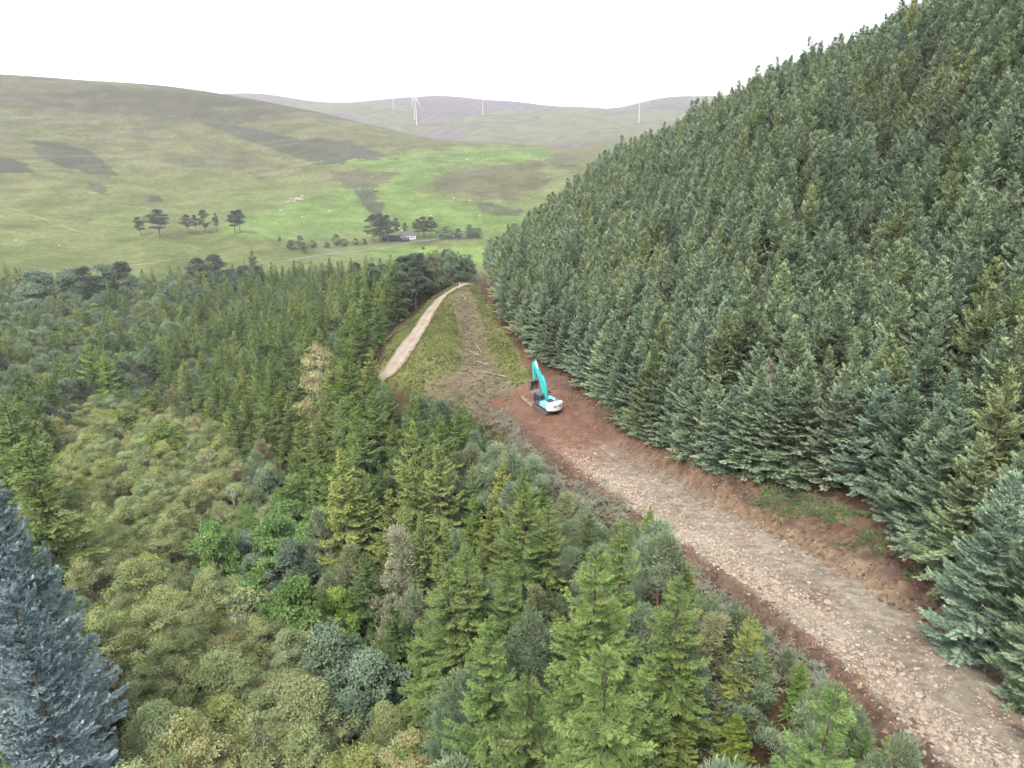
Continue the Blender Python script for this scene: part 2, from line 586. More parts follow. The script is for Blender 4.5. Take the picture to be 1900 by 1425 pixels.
def foliage(name, c_dark, c_lite, trans=0.22, hue=0.03, val=0.35, c_odd=None, odd=0.0):
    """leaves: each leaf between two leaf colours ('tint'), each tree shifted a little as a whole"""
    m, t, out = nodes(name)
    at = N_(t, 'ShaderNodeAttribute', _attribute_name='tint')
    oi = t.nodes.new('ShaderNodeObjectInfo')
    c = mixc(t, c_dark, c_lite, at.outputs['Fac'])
    # a ramp over the tree's own random number: darker, lighter, yellower, bluer, now and then an odd one
    rp = t.nodes.new('ShaderNodeValToRGB')
    rp.color_ramp.interpolation = 'CONSTANT'
    r = random.Random(name)
    els = rp.color_ramp.elements
    n = 16
    while len(els) < n:
        els.new(0.5)
    mid = [(a + b) / 2 for a, b in zip(c_dark, c_lite)]
    for k in range(n):
        els[k].position = k / n
        v = 1 + r.uniform(-val, val)
        w = r.uniform(-hue, hue) * 2.5
        col = [v * (1 + w), v, v * (1 - 1.4 * w)]
        if c_odd is not None and k < round(odd * n):
            col = [o / m_ for o, m_ in zip(c_odd, mid)]
        els[k].color = [x / 2 for x in col] + [1]
    t.links.new(oi.outputs['Random'], rp.inputs['Fac'])
    c = mixc(t, c, rp.outputs['Color'], 1.0, 'MULTIPLY')
    c2 = t.nodes.new('ShaderNodeVectorMath')
    c2.operation = 'MULTIPLY'
    t.links.new(c, c2.inputs[0])
    t.links.new(oi.outputs['Color'], c2.inputs[1])
    c3 = t.nodes.new('ShaderNodeVectorMath')
    c3.operation = 'SCALE'
    c3.inputs['Scale'].default_value = 2.0
    t.links.new(c2.outputs[0], c3.inputs[0])
    d = t.nodes.new('ShaderNodeBsdfDiffuse')
    t.links.new(c3.outputs[0], d.inputs['Color'])
    tr = t.nodes.new('ShaderNodeBsdfTranslucent')
    t.links.new(c3.outputs[0], tr.inputs['Color'])
    mx = t.nodes.new('ShaderNodeMixShader')
    mx.inputs[0].default_value = trans
    t.links.new(d.outputs['BSDF'], mx.inputs[1])
    t.links.new(tr.outputs['BSDF'], mx.inputs[2])
    t.links.new(mx.outputs[0], out.inputs['Surface'])
    return m


# ------------------------------------------------------------------ terrain: one sheet to the horizon, with its land cover
az_f = np.radians(np.arange(-46, 46.01, 0.17))
az_c = np.radians(np.arange(50, 310.1, 5.0))
az = np.concatenate([az_f, az_c])
dist = [2.0]
while dist[-1] < 9000:
    d = dist[-1]
    if d < 30: st = 2.5
    elif d < 420: st = max(0.8, d * 0.0105)
    elif d < 1400: st = 5.0
    elif d < 3200: st = 18
    else: st = 250
    dist.append(d + st)
dist = np.array(dist)
AZ, DD = np.meshgrid(az, dist, indexing='ij')
TX, TY = DD * np.sin(AZ), DD * np.cos(AZ)
TZ = ground_z(TX, TY)
TU, TV, TD = project(TX, TY, TZ)
nA, nD = AZ.shape
cover = np.zeros(AZ.shape + (3,))
GRASS = np.array([0.138, 0.158, 0.060])
ROUGH = np.array([0.143, 0.141, 0.062])
BROWN = np.array([0.096, 0.084, 0.053])
HEATH = np.array([0.062, 0.064, 0.048])
PURPLE = np.array([0.150, 0.105, 0.145])
FIELD = np.array([0.142, 0.205, 0.058])
VIVID = np.array([0.165, 0.255, 0.062])
FLOOR = np.array([0.105, 0.062, 0.042])
MOSS = np.array([0.150, 0.150, 0.060])
STRIP = np.array([0.20, 0.155, 0.105])
FARG = np.array([0.145, 0.142, 0.078])
alt = TZ - CAM_Z
nz = fbm(TX / 60, TY / 60, 5, 3)
nz2 = fbm(TX / 22, TY / 22, 4, 9)


def put(mask, col, soft=None):
    w = mask.astype(float) if soft is None else soft
    cover[...] = cover * (1 - w[..., None]) + np.asarray(col) * w[..., None]


put(np.ones(AZ.shape), FLOOR)
hillm = smoothstep(400, 470, DD)
put(None, GRASS, hillm)
put(None, ROUGH, hillm * smoothstep(-75, -20, alt + nz * 60))
put(None, BROWN, hillm * smoothstep(-15, 45, alt + nz * 70 + nz2 * 20))
put(None, BROWN * 0.8 + PURPLE * 0.2, hillm * smoothstep(0.05, 0.16, nz2) * 0.6 * smoothstep(-60, 0, alt))
nz3 = fbm(TX / 9, TY / 9, 3, 19)
PU, PV = TU + nz2 * 34 + nz * 20 + nz3 * 26, TV + nz2 * 15 + nz * 9 + nz3 * 9


def blob(poly, col, k=1.0):
    m = in_poly(PU, PV, poly) & (DD > 420) & (TD > 0)
    put(None, col, m * k)


for poly in [  # green pasture on the middle hill
        [(590, 302), (700, 291), (830, 271), (1010, 274), (1040, 290), (990, 300), (900, 312), (820, 322), (770, 350), (735, 385), (720, 425), (560, 445), (420, 440), (400, 420), (520, 385), (640, 352), (720, 325), (640, 312)],
        [(735, 350), (800, 362), (910, 392), (1000, 372), (970, 420), (900, 438), (760, 434), (715, 425), (705, 390)]]:
    blob(poly, FIELD * 0.95)
blob([(400, 355), (560, 350), (640, 345), (620, 375), (500, 380), (420, 372)], FIELD * 0.85, 0.6)
blob([(770, 460), (905, 456), (905, 488), (790, 478), (740, 474)], VIVID)
blob([(690, 462), (770, 452), (780, 478), (690, 480)], FIELD)
for poly in [[(820, 322), (900, 308), (1010, 300), (1010, 345), (930, 372), (850, 362), (800, 345)], [(610, 318), (740, 318), (720, 345), (640, 350)], [(1030, 285), (1090, 296), (1060, 320), (1010, 300)]]:
    blob(poly, BROWN * 1.05, 0.8)
for poly in [  # heather and scree, darker
        [(363, 224), (445, 235), (513, 248), (554, 256), (650, 262), (710, 286), (740, 294), (650, 300), (581, 302), (513, 280), (428, 250)],
        [(58, 258), (110, 262), (170, 282), (225, 326), (190, 330), (120, 312), (70, 290)], [(-40, 290), (30, 295), (65, 322), (20, 322), (-40, 315)],
        [(165, 340), (205, 348), (198, 362), (165, 352)], [(262, 358), (290, 362), (305, 378), (275, 376)], [(655, 345), (700, 345), (712, 400), (690, 398), (660, 372)], [(885, 375), (960, 385), (950, 400), (890, 395)]]:
    blob(poly, HEATH, 0.9)
blob([(120, 150), (420, 175), (520, 215), (420, 235), (300, 205), (150, 185)], BROWN * 0.72, 0.75)
blob([(240, 190), (330, 205), (350, 225), (260, 215)], HEATH * 1.2, 0.55)
for poly in [[(300, 280), (380, 295), (390, 312), (310, 305)], [(120, 395), (180, 400), (170, 412), (110, 405)], [(340, 262), (450, 280), (540, 310), (480, 330), (400, 305)]]:
    blob(poly, BROWN, 0.6)
# far hills
farm = smoothstep(1250, 1450, DD)
put(None, FARG, farm)
put(None, PURPLE, farm * smoothstep(0.02, 0.14, fbm(TX / 260, TY / 200, 4, 77) + 0.12 * smoothstep(20, 110, alt)) * 0.85)
for poly in [[(760, 198), (860, 190), (930, 200), (880, 215), (800, 225), (765, 222)], [(1140, 208), (1190, 188), (1300, 184), (1300, 204), (1200, 204)], [(1010, 272), (1100, 262), (1130, 285), (1060, 300)], [(700, 182), (900, 180), (1050, 205), (900, 205), (760, 195)]]:
    m = in_poly(PU * 0.3 + TU * 0.7, PV * 0.3 + TV * 0.7, poly) & (DD > 1250)
    put(None, PURPLE * 0.95, m * 0.85)
# the spur above the valley: cleared strip, moss and bracken
mid = (DD > 60) & (DD < 240) & (TD > 0)
nf = fbm(TX / 3.5, TY / 3.5, 4, 41)
put(None, MOSS, mid * in_poly(TU + nf * 30, TV + nf * 30, [(705, 705), (720, 640), (800, 560), (850, 530), (885, 525), (925, 600), (960, 650), (985, 700), (1000, 760), (880, 770), (760, 730)]))
put(None, STRIP, mid * in_poly(TU + nf * 26, TV + nf * 20, [(838, 545), (870, 540), (900, 640), (930, 700), (985, 745), (1000, 790), (1240, 1010), (1200, 1010), (1000, 880), (900, 780), (790, 735), (790, 710), (860, 690), (850, 620)]) * 0.85)
put(None, ROUGH * 1.1, mid * in_poly(TU + nf * 30, TV + nf * 30, [(770, 640), (830, 580), (850, 600), (840, 680), (770, 690)]) * 0.6)
idx_r, lat_r = road_coords(TX.ravel(), TY.ravel())
lat_r = lat_r.reshape(AZ.shape)
put(None, np.array([0.16, 0.10, 0.07]), (smoothstep(-7.4, -6.4, lat_r + nf * 2) * (1 - smoothstep(7.5, 13, lat_r))) * (DD < 114))
put(None, np.array([0.17, 0.15, 0.09]), mid * in_poly(TU + nf * 20, TV + nf * 20, [(1380, 900), (1560, 925), (1600, 1000), (1640, 1080), (1600, 1080), (1500, 1000), (1430, 950)]) * 0.9)
streak = fbm((TX * 0.8 + TY * 0.6) / 70, (TX * 0.6 - TY * 0.8) / 11, 4, 63)
put(None, BROWN * 0.72, hillm * smoothstep(0.06, 0.2, streak) * 0.4 * smoothstep(-70, -10, alt))
put(None, GRASS * 1.15, hillm * smoothstep(0.08, 0.2, -streak) * 0.35 * (DD < 1250))
cover *= (1 + 0.45 * nz2[..., None] + 0.35 * nz3[..., None])
cover = np.clip(cover, 0.02, 0.6)
ii, jj = np.meshgrid(np.arange(nA), np.arange(nD - 1), indexing='ij')
a0 = (ii * nD + jj).ravel()
a1 = (((ii + 1) % nA) * nD + jj).ravel()
quads = np.stack([a0, a0 + 1, a1 + 1, a1], 1)
inner = np.arange(nA) * nD
tv = np.stack([TX.ravel(), TY.ravel(), TZ.ravel()], 1)
tv = np.vstack([tv, [0, 0, TZ[:, 0].mean()]])
cap = np.stack([inner, np.roll(inner, -1), np.full(nA, len(tv) - 1)], 1)
cov = np.vstack([cover.reshape(-1, 3), FLOOR])
M_GROUND = attr_ground('ground_cover', 0.03, 0.22, 1.4, 0.62)
terrain = link('terrain', new_mesh('terrain', tv, [quads, cap], M_GROUND, True, {'cover': cov}), kind='structure')

# ------------------------------------------------------------------ tree builders
def unit(a):
    return a / np.maximum(np.linalg.norm(a, axis=-1, keepdims=True), 1e-9)


class Geo:
    """collects vertices, triangles, quads and a tint per vertex"""

    def __init__(self):
        self.v, self.t, self.q, self.c, self.n = [], [], [], [], 0

    def add(self, v, tris=None, quads=None, tint=None):
        v = np.asarray(v, float).reshape(-1, 3)
        if tris is not None and len(tris):
            self.t.append(np.asarray(tris) + self.n)
        if quads is not None and len(quads):
            self.q.append(np.asarray(quads) + self.n)
        self.v.append(v)
        self.c.append(np.full(len(v), 0.5) if tint is None else np.asarray(tint, float))
        self.n += len(v)

    def kites(self, base, d, nrm, length, width, tint, fold=0.15, mid=0.45):
        d = unit(d)
        side = unit(np.cross(d, nrm))
        up = np.cross(side, d)
        L, W = length[:, None], width[:, None]
        m = base + d * L * mid
        v = np.stack([base, m + side * W * 0.5 - up * W * fold, base + d * L, m - side * W * 0.5 - up * W * fold], 1)
        i = np.arange(len(base))[:, None] * 4
        self.add(v.reshape(-1, 3), quads=i + np.array([0, 1, 2, 3]), tint=np.repeat(tint, 4))

    def tube(self, pts, radii, sides=5, tint=0.5):
        pts, radii = np.asarray(pts, float), np.asarray(radii, float)
        t = unit(np.gradient(pts, axis=0))
        ref = np.array([0.31, 0.95, 0.05]) if abs(t[:, 2]).mean() > 0.6 else np.array([0, 0, 1.0])
        a = unit(np.cross(t, ref))
        b = np.cross(t, a)
        ang = np.arange(sides) * 2 * np.pi / sides
        ring = pts[:, None] + radii[:, None, None] * (np.cos(ang)[None, :, None] * a[:, None] + np.sin(ang)[None, :, None] * b[:, None])
        n = len(pts)
        i, j = np.meshgrid(np.arange(n - 1), np.arange(sides), indexing='ij')
        k = (j + 1) % sides
        q = np.stack([i * sides + j, i * sides + k, (i + 1) * sides + k, (i + 1) * sides + j], -1).reshape(-1, 4)
        self.add(ring.reshape(-1, 3), quads=q, tint=np.full(n * sides, tint))

    def mesh(self, name, mat, smooth=False):
        return new_mesh(name, np.vstack(self.v), [np.vstack(f) for f in (self.t, self.q) if f], mat, smooth, {'tint': np.concatenate(self.c)})


def conifer(seed, H=14.0, R=2.6, start=0.04, n_whorl=46, per=6, rise=0.25, droop=0.55, up=0.35, n_sub=9, sub=0.85, wid=0.2, hang=0.15, ragged=0.18,
            bare=0.0, limbs=True, power=0.85, trunk_r=None, top_spike=0.9, lichen=0.0, spikes=True):
    r = np.random.default_rng(seed)
    f, w = Geo(), Geo()
    trunk_r = trunk_r or H * 0.0115
    # trunk: slightly bent
    zz = np.linspace(0, H, 12)
    bend = np.stack([np.sin(zz / H * 2 + r.uniform(0, 6)) * H * 0.006, np.cos(zz / H * 2.3 + r.uniform(0, 6)) * H * 0.006, zz], 1)
    w.tube(bend, np.maximum(trunk_r * (1 - zz / H) ** 0.8 * np.where(zz < 0.5, 1.35, 1), 0.012), 7, 0.45)
    B = []
    for i in range(n_whorl):
        t = start + (1 - start) * ((i + r.uniform(-0.3, 0.3)) / n_whorl)
        t = min(max(t, start), 0.985)
        n = per if t < 0.8 else max(3, per - 2)
        for k in range(n):
            L = R * ((1 - t) ** power + 0.02) * r.uniform(1 - ragged * 1.6, 1 + ragged)
            if t < start + 0.1:
                L *= 0.75 + 2.5 * (t - start)
            if r.random() < bare:
                continue
            B.append((t * H, r.uniform(0, 2 * np.pi), max(L, 0.18), t))
    B = np.array(B)
    z0, a, L, t = B.T
    nb = len(B)
    rs = rise * (0.35 + 1.3 * t) + r.normal(0, 0.07, nb)
    dr = droop * (1.25 - 0.9 * t) * r.uniform(0.75, 1.25, nb)
    hx, hy = np.cos(a), np.sin(a)

    def curve(i, s):
        rad = L[i] * s * (1 - 0.06 * s)
        h = z0[i] + L[i] * (rs[i] * s - dr[i] * s ** 2 + up * s ** 3)
        k = z0[i] / H * 11
        bx = np.interp(k, np.arange(12), bend[:, 0])
        by = np.interp(k, np.arange(12), bend[:, 1])
        return np.stack([bx + hx[i] * rad, by + hy[i] * rad, h], -1)

    cnt = np.maximum(3, (n_sub * (0.35 + L / R)).astype(int))
    bi = np.repeat(np.arange(nb), cnt)
    first = np.concatenate([[0], np.cumsum(cnt)[:-1]])
    s = (np.arange(len(bi)) - np.repeat(first, cnt) + r.uniform(0.1, 0.9, len(bi))) / np.repeat(cnt, cnt)
    s = 0.10 + 0.90 * s ** 0.8
    p = curve(bi, s)
    tang = unit(curve(bi, np.minimum(s + 0.05, 1.05)) - curve(bi, s - 0.05))
    out = np.stack([hx[bi], hy[bi], np.zeros(len(bi))], 1)
    lat = np.stack([-hy[bi], hx[bi], np.zeros(len(bi))], 1)
    zup = np.array([0, 0, 1.0])
    bl = sub * (0.45 + 0.55 * np.minimum(L[bi] / R * 1.5, 1)) * (1.15 - 0.65 * s)
    btint = r.uniform(0.15, 0.6, nb)
    for sg in (-1, 1, 0):
        n = len(bi)
        ln = bl * r.uniform(0.7, 1.25, n)
        if sg == 0:
            keep = r.random(n) < 0.75
            d = tang * 0.8 + zup * r.uniform(0.1, 0.7, n)[:, None] + lat * r.normal(0, 0.3, n)[:, None]
            ln = ln * 0.75
        else:
            keep = np.ones(n, bool)
            d = tang * r.uniform(0.55, 1.0, n)[:, None] + lat * sg * r.uniform(0.6, 1.0, n)[:, None] - zup * (hang * r.uniform(0.2, 1.6, n))[:, None]
        nr = unit(zup + lat * r.normal(0, 0.4, n)[:, None] + tang * r.normal(0, 0.25, n)[:, None])
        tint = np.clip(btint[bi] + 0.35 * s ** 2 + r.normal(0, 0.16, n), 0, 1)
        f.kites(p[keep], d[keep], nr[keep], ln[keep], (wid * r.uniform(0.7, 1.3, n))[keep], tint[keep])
        if spikes:   # small side twigs on each spray
            q = p + unit(d) * (ln * r.uniform(0.35, 0.6, n))[:, None]
            side = unit(np.cross(unit(d), nr))
            for s2 in (-1, 1):
                kk = keep & (r.random(n) < 0.8)
                d2 = unit(d) * 0.8 + side * s2 * 0.75 - zup * hang * 0.5
                f.kites(q[kk], d2[kk], nr[kk], ln[kk] * r.uniform(0.4, 0.6, n)[kk], (wid * 0.75 * r.uniform(0.7, 1.3, n))[kk], tint[kk])
    # branch ends and leader
    tip = curve(np.arange(nb), np.full(nb, 0.9))
    td = unit(curve(np.arange(nb), np.full(nb, 1.05)) - tip)
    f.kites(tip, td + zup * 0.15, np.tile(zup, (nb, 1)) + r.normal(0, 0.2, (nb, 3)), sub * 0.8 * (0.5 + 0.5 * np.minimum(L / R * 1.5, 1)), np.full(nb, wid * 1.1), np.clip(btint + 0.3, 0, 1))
    n = 14
    zt = H - np.linspace(0, 1, n) * H * 0.06
    an = r.uniform(0, 6.28, n)
    f.kites(np.stack([bend[-1, 0] + 0 * zt, bend[-1, 1] + 0 * zt, zt], 1), np.stack([np.cos(an) * 0.5, np.sin(an) * 0.5, np.full(n, 1.0)], 1), np.stack([-np.sin(an), np.cos(an), an * 0], 1),
            np.linspace(top_spike * 0.6, top_spike * 0.5, n), np.full(n, wid * 0.7), r.uniform(0.4, 0.9, n))
    if limbs:
        for i in range(0, nb, 1 if lichen else 2):
            if L[i] > R * 0.3:
                ss = np.linspace(0, 0.85, 5)
                w.tube(curve(np.full(5, i), ss) - np.array([0, 0, 0.03]), np.linspace(trunk_r * 0.2, 0.012, 5) + lichen * 0.02, 3, 0.25 + (0.6 if r.random() < lichen else 0))
    return f, w


def clump_crown(seed, clumps, n_leaf, leaf, aspect=0.55, droop=0.2, spiky=False, jitter=0.35, flat=0.0, inner=0.15):
    """leaves spread over the outside of many uneven leaf masses"""
    r = np.random.default_rng(seed)
    f = Geo()
    for (c, rad, tone) in clumps:
        n = int(n_leaf * r.uniform(0.8, 1.2) * (rad / 0.8) ** 1.3)
        d = unit(r.normal(0, 1, (n, 3)))
        d[:, 2] = np.where(d[:, 2] < -0.35, -d[:, 2], d[:, 2])
        k = 1 - np.abs(r.normal(0, jitter, n))
        k = np.where(r.random(n) < inner, r.uniform(0.2, 0.8, n), k)
        lump = 1 + 0.22 * np.sin(d[:, 0] * 5 + c[0] * 3) * np.sin(d[:, 1] * 5 + c[1] * 2) + 0.15 * np.sin(d[:, 2] * 7 + c[2])
        p = np.asarray(c) + d * (rad * k * lump)[:, None] * np.array([1, 1, 0.8 - flat])
        ln = leaf * r.uniform(0.65, 1.4, n)
        if spiky:
            dd = unit(d * 0.8 + np.array([0, 0, 0.55]) + r.normal(0, 0.45, (n, 3)))
            nr = r.normal(0, 1, (n, 3))
        else:
            dd = unit(d * 0.6 + r.normal(0, 0.8, (n, 3)) - np.array([0, 0, droop]))
            nr = d * 1.0 + np.array([0, 0, 0.5]) + r.normal(0, 0.45, (n, 3))
        f.kites(p, dd, nr, ln, ln * aspect * r.uniform(0.8, 1.2, n), np.clip(tone + r.normal(0, 0.16, n), 0, 1), 0.1, 0.5)
    return f


def limb_tree(seed, H, clumps, stem=1, r0=0.12, fork=0.35, tint=0.5, sides=6, every=1):
    r = np.random.default_rng(seed + 99)
    w = Geo()
    for s in range(stem):
        off = np.array([r.uniform(-0.12, 0.12), r.uniform(-0.12, 0.12), 0]) * (stem > 1)
        lean = r.normal(0, 0.05, 2) * H
        zz = np.linspace(0, H * 0.86, 9)
        pts = np.stack([off[0] + lean[0] * (zz / H) ** 1.4 + np.sin(zz * 0.9) * 0.05, off[1] + lean[1] * (zz / H) ** 1.4 + np.cos(zz * 0.8) * 0.05, zz], 1)
        w.tube(pts, r0 * (1 - 0.88 * zz / (H * 0.86)) * np.where(zz < 0.3, 1.3, 1), sides, tint)
    for (c, rad, tone) in clumps[::every]:
        c = np.asarray(c)
        zb = max(H * fork * 0.8, min(c[2] - 0.4 * math.hypot(c[0], c[1]) - 0.3, H * 0.8))
        k = zb / (H * 0.86) * 8
        b = np.array([np.interp(k, np.arange(9), pts[:, 0]), np.interp(k, np.arange(9), pts[:, 1]), zb])
        m = (b + c) / 2 + np.array([0, 0, 0.12 * np.linalg.norm(c - b)]) * r.uniform(-0.5, 1.0)
        q = np.array([b, b * 0.6 + m * 0.4 + 0, m, c * 0.7 + m * 0.3, c])
        w.tube(q, np.linspace(r0 * 0.38, 0.012, 5), 4, tint)
    return w


def ovoid_clumps(seed, n, H, R, z_lo, rad=(0.5, 0.9), shape=1.0, tone=(0.3, 0.7), cone=0.0):
    """clump centres inside an egg-shaped crown between z_lo and H"""
    r = np.random.default_rng(seed + 5)
    out = []
    ph = r.uniform(0, 6.28, 4)
    i = 0
    while len(out) < n:
        i += 1
        t = r.random()
        z = z_lo + (H - z_lo) * t
        prof = (math.sin(math.pi * min(1, (t * 0.82 + 0.16)) ** shape)) * (1 - cone) + (1 - t) * cone
        a = r.uniform(0, 6.28)
        lob = 1 + 0.22 * math.sin(2 * a + ph[0]) + 0.16 * math.sin(3 * a + ph[1] + 3 * t)
        q = R * prof * lob * math.sqrt(r.uniform(0.15, 1.0))
        out.append(((q * math.cos(a), q * math.sin(a), z - 0.4 * rad[0]), r.uniform(*rad), r.uniform(*tone)))
    return out


M_BARK = plain('bark_conifer', (0.13, 0.10, 0.08), 0.9, 0.1, var=0.4, scale=6)
M_BARK_G = plain('bark_grey_lichen', (0.30, 0.29, 0.24), 0.9, 0.1, var=0.35, scale=8)
M_BARK_P = plain('bark_pine', (0.24, 0.13, 0.085), 0.9, 0.1, var=0.35, scale=6)
M_BARK_B = plain('bark_birch', (0.36, 0.32, 0.26), 0.8, 0.15, var=0.4, scale=8)
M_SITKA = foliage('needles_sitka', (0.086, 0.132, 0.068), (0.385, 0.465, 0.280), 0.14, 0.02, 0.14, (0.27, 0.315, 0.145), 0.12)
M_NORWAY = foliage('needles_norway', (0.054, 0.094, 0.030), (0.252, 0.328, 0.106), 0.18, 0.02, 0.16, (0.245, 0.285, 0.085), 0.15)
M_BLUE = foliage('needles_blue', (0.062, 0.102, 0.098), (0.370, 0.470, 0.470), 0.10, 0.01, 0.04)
M_PINE = foliage('needles_pine', (0.095, 0.138, 0.074), (0.320, 0.385, 0.225), 0.15, 0.025, 0.14, (0.27, 0.265, 0.14), 0.12)
M_SCOTS = foliage('needles_old_pine', (0.070, 0.095, 0.064), (0.195, 0.230, 0.155), 0.1, 0.01, 0.15)
M_BIRCH = foliage('leaves_birch', (0.165, 0.198, 0.072), (0.420, 0.465, 0.222), 0.25, 0.012, 0.12, (0.33, 0.315, 0.155), 0.07)
M_LEAF = foliage('leaves_bright', (0.090, 0.165, 0.050), (0.290, 0.410, 0.140), 0.28, 0.025, 0.12)
M_TEAL = foliage('leaves_bluish', (0.095, 0.145, 0.088), (0.280, 0.355, 0.230), 0.2, 0.015, 0.12)
M_OLIVE = foliage('leaves_olive', (0.085, 0.130, 0.036), (0.290, 0.345, 0.105), 0.22, 0.02, 0.13)
M_GOLD = foliage('leaves_golden', (0.24, 0.225, 0.11), (0.48, 0.455, 0.255), 0.3, 0.01, 0.1)
M_LARCH = foliage('needles_larch', (0.140, 0.185, 0.060), (0.350, 0.410, 0.150), 0.25, 0.02, 0.14)
M_DEAD = foliage('needles_dead', (0.26, 0.20, 0.17), (0.46, 0.39, 0.34), 0.1, 0.01, 0.1)

T = {}     # kind -> list of (crown mesh, trunk mesh, design height, design radius)


def reg(kind, f, w, fm, wm, H, R):
    i = len(T.setdefault(kind, []))
    T[kind].append((f.mesh(f'{kind}_crown_{i}', fm), w.mesh(f'{kind}_trunk_{i}', wm, True), H, R))


for k in range(5):
    f, w = conifer(100 + k, 13.5, 3.1 + 0.2 * (k % 3), 0.05, 36, 6, 0.34, 0.52, 0.46, 10, 0.78, 0.135, 0.10, ragged=0.30, power=0.78)
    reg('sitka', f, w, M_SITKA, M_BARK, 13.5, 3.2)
for k in range(3):
    f, w = conifer(140 + k, 13.5, 3.2, 0.30, 25, 5, 0.34, 0.48, 0.44, 12, 0.90, 0.15, 0.10, ragged=0.34, limbs=False, spikes=False, power=0.74)
    reg('sitka_far', f, w, M_SITKA, M_BARK, 13.5, 3.2)
for k in range(4):
    f, w = conifer(200 + k, 17, 3.3, 0.12, 36, 6, 0.24, 0.74, 0.52, 14, 0.66, 0.105, 0.55, ragged=0.34, bare=0.14, lichen=0.16, power=0.72)
    reg('norway', f, w, M_NORWAY, M_BARK, 17, 2.9)
for k in range(3):
    f, w = conifer(240 + k, 15, 2.9, 0.2, 24, 5, 0.24, 0.6, 0.46, 10, 0.9, 0.17, 0.35, ragged=0.25, limbs=False, spikes=False, power=0.75)
    reg('norway_far', f, w, M_NORWAY, M_BARK, 15, 2.4)
for k in range(2):
    f, w = conifer(300 + k, 22, 5.6, 0.08, 52, 8, 0.25, 0.42, 0.40, 15, 0.85, 0.19, 0.05, ragged=0.14, power=0.85)
    reg('blue', f, w, M_BLUE, M_BARK, 22, 5.6)
for k in range(3):
    f, w = conifer(330 + k, 15, 2.6, 0.1, 40, 5, 0.25, 0.35, 0.2, 9, 0.8, 0.12, 0.45, ragged=0.25, bare=0.12, limbs=False, power=0.8)
    reg('larch', f, w, M_LARCH, M_BARK, 15, 2.6)
for k in range(4):
    cl = ovoid_clumps(400 + k, 46, 9, 2.3, 1.6, (0.42, 0.85), 0.9, (0.2, 0.75), 0.35)
    f = clump_crown(400 + k, cl, 290, 0.27, 0.20, spiky=True, jitter=0.32)
    reg('pine', f, limb_tree(400 + k, 9, cl, 1, 0.13, 0.2), M_PINE, M_BARK_P, 9, 2.5)
for k in range(3):     # tall old pines: bare red stem, crown in plates near the top
    cl = ovoid_clumps(430 + k, 34, 15, 3.0, (5.0, 6.5, 3.6)[k], (0.8, 1.4), 0.9, (0.2, 0.7))
    f = clump_crown(430 + k, cl, 150, 0.45, 0.3, spiky=True, jitter=0.32, flat=0.15)
    reg('scots', f, limb_tree(430 + k, 15, cl, 1, 0.26, 0.35), M_SCOTS, M_BARK_P, 15, 3.4)
for k in range(5):
    cl = ovoid_clumps(500 + k, 84, 9.5, 2.5, 2.0, (0.34, 0.74), 0.95 + 0.06 * (k - 2), (0.1, 0.9), 0.15 * (k % 3))
    f = clump_crown(500 + k, cl, 320, 0.128, 0.52, droop=1.1, jitter=0.42)
    reg('birch', f, limb_tree(500 + k, 9.5, cl, 1 + k % 2, 0.1, 0.3, every=2), M_BIRCH, M_BARK_B, 9.5, 2.6)
for kind, mat, n, H, R, zl, leaf, seed in (('leafy', M_LEAF, 48, 11, 3.6, 2.2, 0.34, 600), ('teal', M_TEAL, 50, 10, 3.4, 2.0, 0.30, 640), ('olive', M_OLIVE, 56, 12, 4.2, 2.6, 0.40, 680)):
    for k in range(3):
        cl = ovoid_clumps(seed + k, n, H, R, zl, (0.7, 1.25), 0.9, (0.2, 0.8))
        f = clump_crown(seed + k, cl, 240, leaf * 0.72, 0.7, droop=0.35, jitter=0.24, flat=0.15)
        reg(kind, f, limb_tree(seed + k, H, cl, 1, 0.2, 0.25), mat, M_BARK, H, R)
cl = ovoid_clumps(720, 46, 13, 2.7, 2.4, (0.55, 1.0), 0.9, (0.3, 0.9))
reg('gold', clump_crown(720, cl, 240, 0.22, 0.5, droop=1.6, jitter=0.3), limb_tree(720, 13, cl, 1, 0.16, 0.3), M_GOLD, M_BARK_B, 13, 2.7)
f, w = conifer(740, 11, 1.5, 0.25, 40, 5, 0.2, 0.55, 0.3, 8, 0.55, 0.07, 0.4, ragged=0.3, bare=0.25)
reg('dead', f, w, M_DEAD, M_BARK_G, 11, 1.5)
for k in range(2):       # finer builds for the nearest trees
    f, w = conifer(260 + k, 17, 3.3, 0.10, 42, 6, 0.24, 0.74, 0.52, 22, 0.50, 0.062, 0.6, ragged=0.32, bare=0.12, lichen=0.16, power=0.72)
    reg('norway_fine', f, w, M_NORWAY, M_BARK, 17, 3.3)
    f, w = conifer(280 + k, 13.5, 3.2, 0.05, 40, 6, 0.34, 0.52, 0.46, 16, 0.62, 0.085, 0.12, ragged=0.30, power=0.78)
    reg('sitka_fine', f, w, M_SITKA, M_BARK, 13.5, 3.2)
for k in range(2):       # leafless grey birch
    cl = ovoid_clumps(760 + k, 40, 8.5, 2.2, 2.4, (0.3, 0.5), 0.9, (0.3, 0.9))
    f = clump_crown(760 + k, cl, 90, 0.15, 0.5, droop=0.9, jitter=0.4)
    reg('thin', f, limb_tree(760 + k, 8.5, cl, 2, 0.09, 0.3), M_BIRCH, M_BARK_G, 8.5, 2.3)

# ------------------------------------------------------------------ where the trees stand
# highest ground seen so far along each bearing: tells what a ridge hides
fine = slice(0, len(az_f))
run_max = np.maximum.accumulate((TZ[fine] - CAM_Z) / DD[fine], axis=1)


